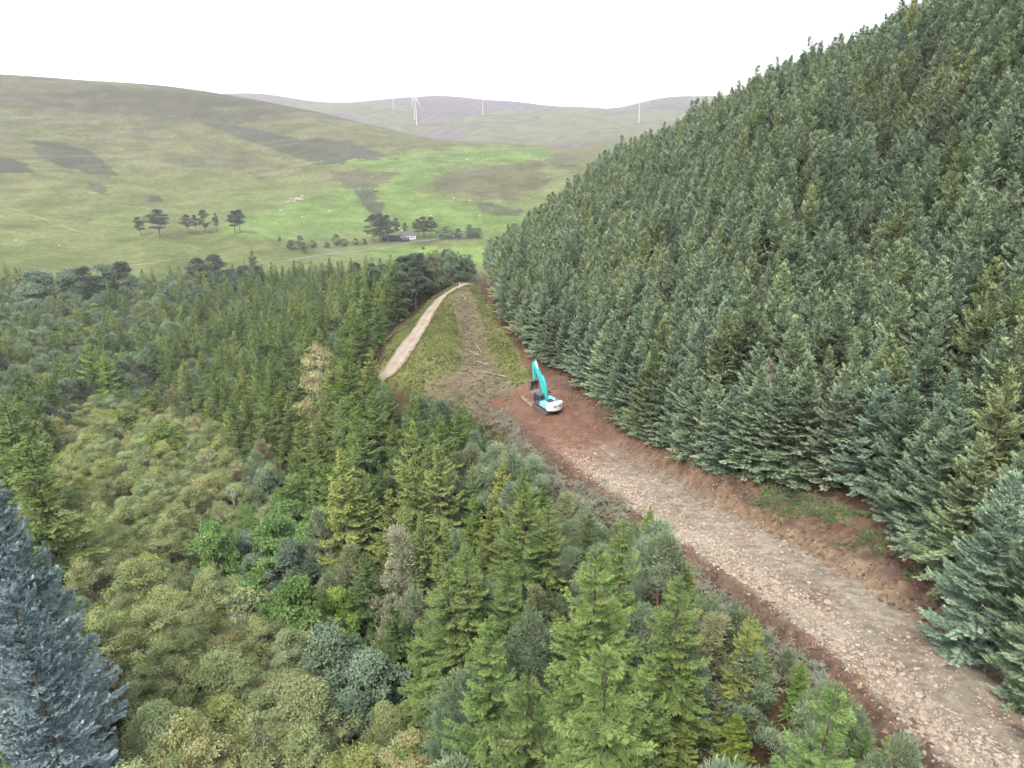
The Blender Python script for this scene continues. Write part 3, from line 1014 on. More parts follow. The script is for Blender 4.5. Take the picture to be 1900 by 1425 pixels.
def hidden_by_ground(x, y, ztop):
    a = np.arctan2(x, y)
    ia = np.clip(np.round((a - az_f[0]) / (az_f[1] - az_f[0])).astype(int), 0, len(az_f) - 1)
    d = np.hypot(x, y)
    idd = np.clip(np.searchsorted(dist, d) - 2, 0, len(dist) - 1)
    return (ztop - CAM_Z) / d < run_max[ia, idd]


def grid(x0, x1, y0, y1, step, seed):
    r = np.random.default_rng(seed)
    gx, gy = np.meshgrid(np.arange(x0, x1, step), np.arange(y0, y1, step))
    gx = gx + (np.arange(gx.shape[0]) % 2)[:, None] * step * 0.5
    gx = gx.ravel() + r.uniform(-0.36, 0.36, gx.size) * step
    gy = gy.ravel() + r.uniform(-0.36, 0.36, gy.size) * step
    return gx, gy


TREES = []      # dicts: kind, x, y, z, h, w, rot, zone


def tree(kind, x, y, h, w=1.0, zone='', rot=None, z=None, tone=None, label=None, var=None):
    TREES.append(dict(kind=kind, x=x, y=y, z=(gz(x, y) if z is None else z) - 0.12, h=h, w=w, zone=zone, rot=random.uniform(0, 6.28) if rot is None else rot, tone=tone, label=label, var=var))


# --- the plantation on the right: edge line in plan
edge_px = [(914, 516, -41), (930, 568, -41.6), (950, 610, -42), (1018, 674, -42.4), (1078, 708, -42.1), (1158, 768, -41), (1230, 815, -39.6), (1300, 852, -38.2), (1430, 888, -36.3), (1553, 900, -35.0), (1635, 952, -34.0), (1702, 1030, -33.3), (1795, 1135, -31.9), (1900, 1225, -30.5)]
edge = np.array([at_z(*p) for p in edge_px])
edge = np.vstack([[edge[0, 0] + 25, edge[0, 1] + 130, 0], [edge[0, 0] - 0.5, edge[0, 1] + 30, 0], edge, edge[-1] + (edge[-1] - edge[-2]) * 2.5, [70, -60, 0]])
plant_poly = [(p[0], p[1]) for p in edge] + [(260, -60), (260, 380), (60, 380)]
gx, gy = grid(-30, 240, -40, 372, 2.85, 3)
ins = in_poly(gx, gy, plant_poly)
gx, gy = gx[ins], gy[ins]
zg = ground_z(gx, gy)
az_t = np.degrees(np.arctan2(gx, gy))
ed = poly_dist(gx, gy, [(p[0], p[1]) for p in edge])
rr = np.random.default_rng(21)
hh = 13.4 + 2.4 * fbm(gx / 14, gy / 14, 3, 8) * 2 + rr.normal(0, 1.5, gx.size)
hh = np.clip(hh, 9, 17.5)
keep = (az_t < 47) & ~hidden_by_ground(gx, gy, zg + hh * 1.02) & (gy > 5) & (rr.random(gx.size) < np.where(ed < 4, 0.8, 0.96))
# the front row follows the edge closely
fl_ = smooth_line(edge[1:-1, :2], 0.5)
fs_ = 0.0
rows = []
while fs_ < len(fl_) - 2:
    p_ = fl_[int(fs_)]
    rows.append((p_[0] + rr.normal(0, 0.35), p_[1] + rr.normal(0, 0.35)))
    fs_ += rr.uniform(4.6, 6.6)
rows = np.array([p for p in rows if p[1] > 15])
keep &= ed > 1.9
rz_ = ground_z(rows[:, 0], rows[:, 1])
for (x, y), z in zip(rows, rz_):
    TREES.append(dict(kind='sitka', x=x, y=y, z=z - 0.15, h=rr.uniform(10.5, 14.5), w=rr.uniform(1.05, 1.25), zone='plant', rot=rr.uniform(0, 6.28), tone=None, label=None, var=None, ed=0.5))
for i in np.nonzero(keep)[0]:
    TREES.append(dict(kind='sitka', x=gx[i], y=gy[i], z=zg[i] - 0.15, h=hh[i] * (0.93 if ed[i] < 2.5 else 1), w=rr.uniform(0.86, 1.08) + 0.12 * (ed[i] < 3.5), zone='plant', rot=rr.uniform(0, 6.28), tone=None, label=None, var=None, ed=ed[i]))

# --- woods left of the road
ALLOW = [(1760, 1425), (1720, 1415), (1650, 1350), (1570, 1285), (1500, 1225), (1420, 1165), (1370, 1100), (1320, 1085), (1262, 1040), (1235, 985), (1210, 940), (1185, 960), (1110, 955), (1045, 912), (992, 868), (942, 822), (880, 772), (855, 738), (800, 730), (720, 706), (704, 692), (700, 650), (728, 612), (790, 566), (838, 536), (868, 527), (884, 510),
         (893, 478), (840, 476), (800, 466), (740, 476), (700, 462), (640, 474), (600, 478), (540, 482), (470, 474), (420, 468), (360, 474), (300, 500), (250, 512), (240, 492), (150, 472), (100, 486), (40, 494), (0, 504), (-250, 520), (-250, 1700), (1760, 1700)]
Z_BIRCH = [(85, 900), (105, 790), (170, 735), (260, 740), (330, 775), (400, 810), (440, 860), (520, 905), (530, 960), (350, 950), (330, 1010), (370, 1060), (480, 1075), (490, 1180), (540, 1190), (640, 1270), (770, 1390), (820, 1500), (820, 1700), (60, 1700), (160, 1420), (190, 1280), (180, 1150), (100, 1000)]
Z_BLOCK = [(300, 700), (355, 610), (420, 545), (540, 510), (650, 505), (715, 600), (705, 690), (650, 730), (620, 800), (590, 900), (560, 900), (520, 850), (430, 815), (370, 770)]
Z_UPPER = [(340, 470), (900, 460), (890, 530), (790, 575), (710, 625), (650, 520), (520, 520), (420, 550), (380, 540)]
Z_LEFT = [(-300, 500), (340, 470), (400, 550), (300, 700), (180, 735), (95, 800), (90, 900), (-300, 950)]
Z_GULLY = [(440, 820), (560, 890), (600, 960), (590, 1080), (660, 1150), (780, 1330), (800, 1420), (700, 1420), (560, 1200), (490, 1130), (500, 1060), (340, 960), (520, 950), (520, 910)]
Z_NEAR = [(600, 800), (720, 700), (900, 760), (1240, 960), (1800, 1425), (1800, 1700), (800, 1700), (780, 1330), (640, 1120), (570, 950)]
GAP = [(790, 1320), (860, 1320), (890, 1440), (800, 1440)]
gx, gy = grid(-330, 40, 8, 400, 4.2, 5)
az_t = np.degrees(np.arctan2(gx, gy))
_, lat_t = road_coords(gx, gy)
pix_edge = in_poly(gx, gy, plant_poly)
ok = (np.abs(az_t) < 52) & (lat_t < -6.6) & ~pix_edge & (np.hypot(gx, gy) > 20)
# keep the old track and cleared spur free
spur_px = [(700, 706), (712, 650), (735, 610), (795, 562), (838, 533), (872, 524), (905, 520)]
gx, gy = gx[ok], gy[ok]
zg = ground_z(gx, gy)
bu, bv, _ = project(gx, gy, zg)
ss = np.hypot(gx, gy)
clear = in_poly(bu, bv, [(690, 735), (703, 690), (700, 655), (735, 605), (795, 556), (838, 528), (872, 518), (930, 520), (1060, 720), (1000, 790), (960, 850), (900, 800), (780, 745)]) & (ss > 90) & (ss < 230)
gx, gy, zg = gx[~clear], gy[~clear], zg[~clear]
r5 = np.random.default_rng(55)
CU, CV, _ = project(gx, gy, zg + 8.2)
MASKS = {n: in_poly(CU, CV, pl) for n, pl in (('GAP', GAP), ('BIRCH', Z_BIRCH), ('GULLY', Z_GULLY), ('BLOCK', Z_BLOCK), ('UPPER', Z_UPPER), ('LEFT', Z_LEFT), ('NEAR', Z_NEAR))}
LATS = road_coords(gx, gy)[1]
cand = []
for n_, (x, y, z) in enumerate(zip(gx, gy, zg)):
    d = math.hypot(x, y)
    cu, cv = float(CU[n_]), float(CV[n_])
    q = r5.random()
    w = 1.0
    P = lambda zone_name: bool(MASKS[zone_name][n_])
    if P('GAP') and d < 70:
        continue
    if P('BIRCH') and d < 200:
        kind, h, zone = 'birch', r5.uniform(8.5, 12.5), 'birch'
        if q < 0.05: kind, h, zone = 'leafy', r5.uniform(7, 9.5), 'birchmix'
        elif q < 0.10: kind, zone = 'thin', 'birchmix'
        elif q < 0.14: kind, h, zone = 'teal', r5.uniform(6.5, 8.5), 'birchmix'
        w = r5.uniform(1.2, 1.45)
        if r5.random() < 0.06: continue
    elif P('GULLY') and d < 170:
        kind, h, zone = ('leafy' if q < 0.5 else 'teal'), r5.uniform(8, 11), 'gully'
        if r5.random() < 0.45: continue
    elif P('BLOCK') and d > 90:
        kind, h, zone = 'norway', r5.uniform(9.5, 18), 'block'
        if q < 0.07: kind, h = 'larch', r5.uniform(10, 15)
        elif q < 0.16: kind, h = 'pine', r5.uniform(9, 13)
        w = r5.uniform(1.0, 1.35)
    elif P('UPPER'):
        zone = 'upper'
        w = r5.uniform(1.0, 1.3)
        pt = 0.5 + 1.5 * float(fbm(np.array([x / 38]), np.array([y / 38]), 2, 57)[0]) + 0.16 * (q - 0.5)
        q = min(max(pt, 0.0), 1.0) if q < 0.9 else 0.95
        if q < 0.42: kind, h = 'pine', r5.uniform(9, 14)
        elif q < 0.56: kind, h = 'larch', r5.uniform(11, 16)
        elif q < 0.88: kind, h = 'norway', r5.uniform(9, 17)
        else: kind, h = 'scots', r5.uniform(12, 16)
        if cu > 740 and r5.random() < 0.4: kind, h = 'scots', r5.uniform(10, 14)
    elif P('LEFT'):
        zone = 'left'
        w = r5.uniform(1.05, 1.4)
        if q < 0.40: kind, h = 'norway', r5.uniform(11, 18)
        elif q < 0.60: kind, h = 'pine', r5.uniform(9, 14)
        elif q < 0.72: kind, h = 'olive', r5.uniform(9, 12)
        elif q < 0.80: kind, h = 'leafy', r5.uniform(8, 11)
        elif q < 0.87: kind, h = 'birch', r5.uniform(9, 12)
        elif q < 0.93: kind, h = 'larch', r5.uniform(11, 15)
        else: kind, h = 'scots', r5.uniform(12, 15)
        if d > 250 and q > 0.55: q = (q - 0.55) * 1.45 + 0.35; kind = 'teal' if q < 0.45 else ('olive' if q < 0.60 else ('leafy' if q < 0.72 else ('scots' if q < 0.82 else 'pine')))
    elif P('NEAR') and d < 130:
        zone = 'near'
        # pines keep to the road side, spruce to the gully side
        lat = float(LATS[n_])
        pp = 0.6 if lat > -20 else 0.22
        w = r5.uniform(1.05, 1.3)
        if q < pp: kind, h = 'pine', r5.uniform(8, 12)
        else: kind, h = 'norway', r5.uniform(13, 20)
        if lat > -13: h *= 0.7
        if r5.random() < 0.04: continue
    elif cv > 1425 or cu < 0:
        kind, h, zone = ('norway' if q < 0.5 else 'birch'), r5.uniform(9, 13), 'out'
    else:
        kind, h, zone = ('norway' if q < 0.55 else 'pine'), r5.uniform(8, 12), 'other'
    if zone in ('block', 'upper', 'left'):
        if r5.random() < 0.36: continue
        h *= 1.12
        w *= 1.12
    cand.append((kind, x, y, z, h, w * r5.uniform(0.9, 1.12), zone, r5.uniform(0, 6.28)))
# a lower storey fills the birch wood
bx_, by__ = grid(-150, 10, 14, 175, 4.2, 27)
bz_ = ground_z(bx_, by__)
bu_, bv_, _ = project(bx_, by__, bz_ + 5)
bo_ = in_poly(bu_, bv_, Z_BIRCH) & (np.hypot(bx_, by__) > 30)
for x, y, z in zip(bx_[bo_], by__[bo_], bz_[bo_]):
    cand.append(('birch', x, y, z, r5.uniform(7, 10.5), r5.uniform(1.2, 1.5), 'birch', r5.uniform(0, 6.28)))
# low pines and young spruce filling the edge towards the road and the felled strip
ex, ey = grid(-40, 32, 8, 135, 2.4, 15)
el = road_coords(ex, ey)[1]
ez = ground_z(ex, ey)
eu, ev, _ = project(ex, ey, ez + 2.5)
bd = poly_dist(eu, ev, ALLOW[:20])
eok = (el < -6.3) & in_poly(eu, ev, ALLOW) & ((bd < 5800 / np.hypot(ex, ey)) | (in_poly(eu, ev, Z_NEAR) & (np.hypot(ex, ey) < 110) & (r5.random(ex.size) < 0.28))) & ~in_poly(ex, ey, plant_poly) & (eu > 760)
for x, y, z in zip(ex[eok], ey[eok], ez[eok]):
    q = r5.random()
    if q < 0.66:
        cand.append(('pine', x, y, z, r5.uniform(4, 8), r5.uniform(1.0, 1.3), 'near', r5.uniform(0, 6.28)))
    else:
        cand.append(('norway', x, y, z, r5.uniform(4.5, 8.5), r5.uniform(1.15, 1.5), 'near', r5.uniform(0, 6.28)))
# crowns must stay clear of the road, the cleared strip and the fields
ca = np.array([c[1:5] for c in cand])
fit = np.zeros(len(cand))
jitter_v = np.abs(r5.normal(0, 13, len(cand)))
for k in (0.36, 0.5, 0.66, 0.82, 1.0):
    good = np.ones(len(cand), bool)
    hk = ca[:, 3] * k
    for off, part in ((0, 1.0), (0, 0.6), (0.14, 0.35), (0.09, 0.75)):
        uu, vv, _ = project(ca[:, 0] + off * hk, ca[:, 1], ca[:, 2] + hk * part)
        jit = np.where(np.hypot(ca[:, 0], ca[:, 1]) > 230, jitter_v * (part >= 0.6), 0)
        good &= in_poly(uu, vv + jit, ALLOW)
    fit = np.where(good, k, fit)
for c, k in zip(cand, fit):
    if k > 0:
        TREES.append(dict(kind=c[0], x=c[1], y=c[2], z=c[3] - 0.12, h=c[4] * k, w=c[5], zone=c[6], rot=c[7], tone=None, label=None, var=None))
print('candidate trees', len(TREES))

# ------------------------------------------------------------------ single trees that stand out
HEROES = []


def by_top(kind, u, v, d, w=1.0, label=None, short=None, tone=None, clear=2.5, hmax=None, name=None, var=None):
    x, y, zt = at_d(u, v, d)
    z = gz(x, y)
    h = zt + CAM_Z - z
    if hmax:
        h = min(h, hmax)
    for q in [q for q in TREES if q['zone'] not in ('plant', 'hero') and math.hypot(q['x'] - x, q['y'] - y) < clear]:
        TREES.remove(q)
    if kind in ('dead',) or clear and d < 100 and u > 1300:
        for q in [q for q in TREES if q['zone'] == 'plant' and math.hypot(q['x'] - x, q['y'] - y) < 1.6]:
            TREES.remove(q)
    t = dict(kind=kind, x=x, y=y, z=z - 0.12, h=h, w=w, zone='hero', rot=random.uniform(0, 6.28), tone=tone, label=label, var=var, short=short, name=name)
    TREES.append(t)
    HEROES.append(t)


def by_base(kind, u, v, vt, w=1.0, label=None, tone=None, name=None, group=None, var=None):
    x, y, z = hit_ground(u, v, 300, 1300)
    dep = y * CP - (z - CAM_Z) * SP
    h = (v - vt) * dep / FPX / CP * 1.02
    TREES.append(dict(kind=kind, x=x, y=y, z=z - 0.2, h=h, w=w, zone='valley', rot=random.uniform(0, 6.28), tone=tone, label=label, var=var, name=name, group=group))


by_top('norway', 105, 1345, 40, 1.5, 'young green spruce at the foot of the nearer blue-grey fir', None, clear=3, hmax=12)
by_top('blue', -6, 985, 52, 0.60, 'big blue-grey fir at the left edge, its whole tip in view', 'the nearer blue-grey fir', clear=6)
by_top('blue', -40, 835, 60, 0.80, 'blue-grey fir cut off by the left edge, behind the other blue one', 'the farther blue-grey fir', clear=6)
by_top('norway', 18, 690, 92, 1.5, 'large dark spruce at the left edge behind the blue firs', 'the large dark spruce at the left edge', clear=4, hmax=27)
by_top('norway', -40, 575, 118, 1.5, 'tall dark spruce cut off by the left edge, above the large dark one', None, clear=4, hmax=27)
by_top('gold', 590, 640, 140, 1.1, 'tall pale golden birch standing among dark spruces', 'the golden birch', clear=5)
by_top('leafy', 385, 938, 92, 1.0, 'bright green broadleaf tree with pointed crown, amid olive birches', 'the pointed bright green broadleaf tree', clear=4, hmax=13)
by_top('leafy', 505, 945, 92, 1.15, 'wide bright green broadleaf tree right of the pointed green one', 'the wide bright green broadleaf tree', clear=4, hmax=13)
by_top('leafy', 440, 1035, 82, 0.95, 'small bright green broadleaf tree below the wide bright green one', None, clear=3, hmax=9)
by_top('leafy', 545, 1070, 74, 1.1, 'bright green broadleaf tree with pale rounded top above a bluish-green one', 'the pale rounded green broadleaf tree', clear=4, hmax=13)
by_top('leafy', 620, 1095, 76, 1.0, 'light green broadleaf tree against the foot of the tall spruces', None, clear=3.5, hmax=12, tone=(1.15, 1.1, 0.8))
by_top('leafy', 545, 880, 108, 1.0, 'vivid green broadleaf tree at the foot of the dense spruce block', 'the vivid green gully tree', clear=3.5, hmax=12)
by_top('teal', 480, 832, 116, 1.1, 'bluish-green broadleaf tree where birch wood meets the spruce block', None, clear=3.5, hmax=11)
by_top('teal', 600, 1160, 64, 1.1, 'large bluish-green broadleaf tree below the pale rounded green one', 'the large bluish-green broadleaf tree', clear=4, hmax=12)
by_top('teal', 690, 1215, 60, 1.1, 'bluish-green broadleaf tree right of the large bluish-green one', None, clear=4, hmax=12)
by_top('teal', 640, 1290, 55, 1.0, 'dull bluish-green tree below the large bluish-green one', None, clear=3.5, hmax=10)
by_top('teal', 450, 945, 96, 0.9, 'small dark bluish tree squeezed between two bright green broadleaf trees', None, clear=2.5, hmax=10, tone=(0.8, 0.85, 0.95))
by_top('olive', 200, 655, 170, 1.2, 'big olive broadleaf tree above the left end of the birch wood', 'the big olive broadleaf tree', clear=5, hmax=14)
by_top('olive', 285, 700, 152, 1.35, 'widest dark olive broadleaf tree at the upper edge of the birch wood', 'the widest olive tree', clear=5.5, hmax=14)
by_top('olive', 255, 632, 190, 1.1, 'round olive tree directly behind the big olive broadleaf tree', None, clear=4.5, hmax=13)
by_top('olive', 245, 603, 210, 1.0, 'pale-topped olive tree farthest back of the olive group', None, clear=4.5, hmax=12)
by_top('leafy', 335, 515, 300, 1.0, 'rust-brown round broadleaf tree in the far wood', None, tone=(1.5, 0.62, 0.9), clear=4, hmax=12)
for u_, v_, k_, w_, lab_ in [(62, 487, 'teal', 1.5, 'dark bluish round tree at the far left end of the valley wood'), (118, 484, 'teal', 1.3, 'dark round tree second from the left at the valley wood edge'), (150, 471, 'scots', 1.6, 'tall dark tree standing up at the field edge, left of its pair'),
                             (186, 470, 'teal', 1.7, 'broadest dark tree at the field edge of the valley wood'), (222, 474, 'scots', 1.6, 'dark brownish tree at the right end of the field-edge group'), (365, 480, 'scots', 1.5, 'dark tree at the left end of the upper wood edge'), (395, 474, 'scots', 1.6, 'dark tree beside the first one along the upper wood edge'), (468, 462, 'norway', 1.6, 'dark spruce poking highest above the upper wood edge')]:
    by_top(k_, u_, v_, 425, w_ * 0.9, lab_, None, tone=(0.86, 0.88, 0.88), clear=5, hmax=26)
by_top('norway', 140, 545, 235, 1.25, 'tallest fresh-green spruce in the far left wood', 'the fresh-green spruce', tone=(0.9, 1.15, 0.9), clear=4, hmax=24)
by_top('norway', 168, 560, 225, 1.2, 'fresh-green spruce right beside the tallest fresh-green one', None, tone=(0.9, 1.15, 0.9), clear=3, hmax=22)
by_top('norway', 625, 828, 86, 1.05, 'tall spruce with bare grey drooping limbs beside the gully', 'the bare-limbed tall spruce', clear=3, var=0)
by_top('norway', 765, 848, 80, 1.15, 'broad tall spruce with pale upper branches right of the bare-limbed one', 'the broad tall spruce', clear=3, var=1)
by_top('norway', 945, 940, 63, 1.2, 'tall thinly clad spruce with a grey trunk showing, centre foreground', 'the thinly clad foreground spruce', clear=3, var=2)
by_top('norway', 822, 965, 66, 1.05, 'tall grey-green spruce left of the thinly clad foreground spruce', None, clear=2.6, var=3)
by_top('norway', 700, 860, 90, 0.95, 'slim dark spruce between the two tall pale-branched spruces', None, clear=2.4, tone=(0.75, 0.8, 0.8))
by_top('norway', 640, 635, 122, 1.1, 'dense dark spruce beside the lower end of the old track', 'the spruce by the old track', clear=3, tone=(0.9, 0.95, 0.8))
by_top('norway', 690, 700, 112, 1.1, 'broad dark spruce in front of the old track', None, clear=3, tone=(0.9, 0.95, 0.8))
by_top('norway', 1208, 938, 62, 1.35, 'yellow-green spruce standing up against the stony road', 'the yellow-green roadside spruce', clear=3.2, tone=(1.15, 1.15, 0.8))
by_top('norway', 1280, 1045, 50, 1.3, 'small yellow-green spruce second along the stony road', None, clear=2.4, tone=(1.15, 1.15, 0.8))
by_top('norway', 1085, 1110, 47, 1.4, 'yellowish spruce in the foreground with broad pale branches', 'the yellowish foreground spruce', clear=3, tone=(1.1, 1.12, 0.85))
by_top('norway', 945, 1135, 50, 1.2, 'slender bright spruce below the thinly clad foreground spruce', None, clear=2.6, tone=(1.05, 1.1, 0.8))
by_top('norway', 1240, 1130, 43, 1.3, 'bushy green spruce in the foreground left of the stony road', None, clear=2.6)
by_top('norway', 1370, 1320, 34, 1.5, 'bright yellow-green spruce top at the bottom edge', None, clear=2.4, tone=(1.2, 1.2, 0.8))
by_top('norway', 1490, 1225, 38, 1.3, 'small bright green spruce beside the dark verge of the stony road', None, clear=2.2, tone=(1.0, 1.15, 0.8))
by_top('pine', 735, 985, 72, 0.8, 'grey dying pine with bare reddish trunk beside the gully', 'the grey dying pine', clear=2.6, tone=(1.7, 1.35, 1.6))
by_top('pine', 590, 950, 88, 0.75, 'pale grey-green pine behind the green gully trees', None, clear=2.4, tone=(1.35, 1.25, 1.3))
by_top('pine', 990, 850, 78, 1.2, 'broad bluish pine bordering the felled branches', 'the broad bluish pine', clear=3, hmax=11, tone=(1.05, 1.12, 1.15))
by_top('pine', 1050, 920, 66, 1.3, 'wide bluish pine left of the yellow-green roadside spruce', None, clear=3, hmax=11, tone=(1.0, 1.08, 1.1))
by_top('thin', 418, 880, 106, 1.1, 'bare-stemmed thin birch showing pale limbs at the gully edge', 'the bare-stemmed thin birch', clear=2.5, hmax=10)
by_top('thin', 470, 895, 104, 1.0, 'second bare-stemmed birch, right of the first at the gully edge', None, clear=2.5, hmax=9)
by_top('thin', 205, 1130, 62, 1.1, 'leafless pale birch beside the nearer blue-grey fir', None, clear=2.5, hmax=9)
by_top('dead', 1430, 668, 82, 1.0, 'dead grey-brown spruce standing in the plantation front', 'the dead spruce', clear=2)
by_top('sitka', 1610, 592, 86, 1.15, 'blue-grey spruce taller than its neighbours behind the heather bank', 'the blue-grey plantation spruce', clear=2, tone=(1.05, 1.1, 1.35), hmax=19)
by_top('sitka', 1880, 875, 50, 1.1, 'pale bluish spruce with a bare leader near the right edge', None, clear=2, tone=(1.15, 1.2, 1.35), hmax=17)

SC = 'old scots pines on the knoll'
for u, v, vt, w, lab in [(262, 437, 409, 1.0, 'small lone dark pine leftmost on the grassy knoll'), (297, 441, 397, 1.25, 'largest dark pine on the grassy knoll, leaning crown to ground'), (350, 434, 405, 1.1, 'dark pine third from the left on the knoll'),
                         (364, 431, 405, 0.7, 'slim dark pine just right of the third pine on the knoll'), (381, 432, 397, 1.0, 'tall flat-topped dark pine in the middle of the knoll row'), (403, 430, 402, 0.45, 'sparse thin pine between the middle and right pines on the knoll'),
                         (436, 433, 399, 0.9, 'left stem of the right-hand pine pair on the knoll'), (446, 432, 397, 1.0, 'rightmost dark pine of the row on the knoll')]:
    by_base('scots', u, v, vt - 3, w * 1.45, lab, name='scots_pine', group=SC)
HT = 'trees around the white cottage'
for kind, u, v, vt, w, lab in [('scots', 693, 449, 406, 0.9, 'leftmost dark tree of the clump left of the white cottage'), ('scots', 706, 450, 404, 1.0, 'tallest dark tree left of the white cottage'), ('scots', 720, 449, 406, 1.0, 'dark tree right of the tallest one left of the cottage'),
                               ('scots', 737, 444, 411, 0.6, 'slim dark tree behind the dark shed'), ('scots', 752, 440, 418, 0.7, 'thin tree directly behind the white cottage'), ('scots', 776, 441, 412, 0.9, 'dark tree touching the right end of the white cottage'),
                               ('scots', 787, 442, 408, 1.0, 'broad dark tree right of the white cottage'), ('scots', 799, 442, 409, 0.9, 'last dark tree of the clump right of the cottage'),
                               ('teal', 829, 443, 424, 1.3, 'first round tree of the hedgerow right of the cottage'), ('teal', 850, 442, 427, 1.2, 'second low tree of the hedgerow right of the cottage'), ('teal', 871, 441, 421, 0.9, 'pointed tree of the hedgerow right of the cottage'), ('teal', 886, 440, 426, 1.2, 'last round tree of the hedgerow next to the plantation')]:
    by_base(kind, u, v, vt - 2, w * 1.5, lab, tone=(0.72, 0.78, 0.85) if kind == 'teal' else None, name='valley_tree', group=HT)
VS = 'bushes along the valley floor'
for i, (u, v, vt, w, lab) in enumerate([(519, 448, 439, 1.2, 'single small bush left of the valley thicket'), (541, 463, 446, 1.6, 'low bush at the left end of the valley thicket'), (558, 461, 438, 1.1, 'tallest bush of the valley thicket'), (566, 471, 452, 0.9, 'bush in front of the tallest valley bush beside the water'),
                                        (580, 460, 447, 1.7, 'bush right of the tallest valley bush'), (607, 459, 449, 1.7, 'low bush in the middle of the valley'), (625, 457, 436, 1.2, 'round tall bush halfway between thicket and cottage'), (640, 457, 444, 1.4, 'low bush right of the round tall bush'), (660, 455, 443, 1.5, 'low bush third before the dark cottage trees'), (676, 454, 443, 1.4, 'low bush just before the dark cottage trees'), (785, 463, 457, 2.0, 'low scrub below the cottage lane')]):
    by_base('teal', u, v, vt, w, lab, tone=(0.75, 0.78, 0.78), name='valley_bush', group=VS)

# ------------------------------------------------------------------ which trees show, and how much
SW, SH, SS = 475, 356, 0.25
idbuf = np.full((SH, SW), -1, int)
TREES.sort(key=lambda q: math.hypot(q['x'], q['y']))
X = np.array([q['x'] for q in TREES]); Y = np.array([q['y'] for q in TREES]); Zb = np.array([q['z'] for q in TREES]); Hh = np.array([q['h'] for q in TREES])
hid = hidden_by_ground(X, Y, Zb + Hh)
ub, vb, dp = project(X, Y, Zb)
ut, vt_, _ = project(X, Y, Zb + Hh)
for i, q in enumerate(TREES):
    kind = q['kind']
    Rr = T[kind][0][3] / T[kind][0][2] * q['h'] * q['w'] * 0.85
    rp_ = Rr * FPX / max(dp[i], 1) * SS
    y0, y1 = vt_[i] * SS, (vb[i] + (vt_[i] - vb[i]) * 0.1) * SS
    q['px'] = (ut[i] + ub[i]) / 2, (vt_[i] * 0.65 + vb[i] * 0.35)
    q['vis'] = 0
    if hid[i] and q['zone'] != 'valley':
        continue
    for yy in range(max(0, int(y0)), min(SH, int(y1) + 1)):
        t = min(max((yy - y0) / max(y1 - y0, 1e-3), 0), 1)
        xc = (ut[i] + (ub[i] - ut[i]) * t) * SS
        hw = rp_ * (t ** 0.85 if kind in ('sitka', 'norway', 'blue', 'larch', 'dead') else math.sqrt(max(0, 1 - (2 * t - 0.85) ** 2)))
        a, b = max(0, int(xc - hw + 0.5)), min(SW, int(xc + hw + 0.5))
        if b > a:
            row = idbuf[yy, a:b]
            free = row < 0
            q['vis'] += int(free.sum())
            row[free] = i

KIND_NAME = {'sitka': 'plantation_spruce', 'norway': 'spruce_tree', 'blue': 'blue_fir', 'larch': 'larch_tree', 'pine': 'pine_tree', 'scots': 'tall_pine', 'birch': 'birch_tree', 'leafy': 'broadleaf_tree', 'teal': 'bluish_broadleaf_tree',
             'olive': 'olive_broadleaf_tree', 'gold': 'golden_birch', 'dead': 'dead_spruce', 'thin': 'bare_birch'}
CAT = {'sitka': 'spruce', 'norway': 'spruce', 'blue': 'fir', 'larch': 'larch', 'pine': 'pine', 'scots': 'pine', 'birch': 'birch', 'leafy': 'tree', 'teal': 'tree', 'olive': 'tree', 'gold': 'birch', 'dead': 'dead tree', 'thin': 'birch'}
LOOK = {'sitka': 'grey-green spruce', 'norway': 'green spruce', 'larch': 'yellowish feathery larch', 'pine': 'soft grey-green pine', 'scots': 'tall dark pine', 'birch': 'olive birch', 'leafy': 'fresh green broadleaf tree', 'teal': 'bluish-green broadleaf tree', 'olive': 'olive-green broadleaf tree', 'thin': 'thin half-bare birch'}
WHERE = {'birch': 'in the birch wood lower left', 'birchmix': 'scattered through the birch wood lower left', 'gully': 'in the gully between birches and spruces', 'block': 'in the dense spruce block left of the old track', 'upper': 'in the mixed wood below the far end of the old track',
         'left': 'in the mixed wood at far left', 'near': 'on the slope left of the stony road', 'other': 'on the wooded slope left of the road', 'out': 'at the lower edge of the woods'}
SHORT = {'sitka': 'spruce', 'norway': 'spruce', 'larch': 'larch', 'pine': 'pine', 'scots': 'tall pine', 'birch': 'birch', 'leafy': 'green broadleaf tree', 'teal': 'bluish broadleaf tree', 'olive': 'olive broadleaf tree', 'thin': 'thin birch'}
single, mass = {}, {}
for q in TREES:
    single.setdefault(q['kind'], [])
    mass.setdefault(q['kind'], [])
for kind in single:
    qs = [q for q in TREES if q['kind'] == kind]
    show = sorted([q for q in qs if q['vis'] >= 6 or (q['label'] and q['vis'] > 0) or q['zone'] == 'valley'], key=lambda q: (q['label'] is None, -q['vis']))
    single[kind] = show[:300]
    chosen = {id(q) for q in single[kind]}
    mass[kind] = [q for q in qs if id(q) not in chosen]

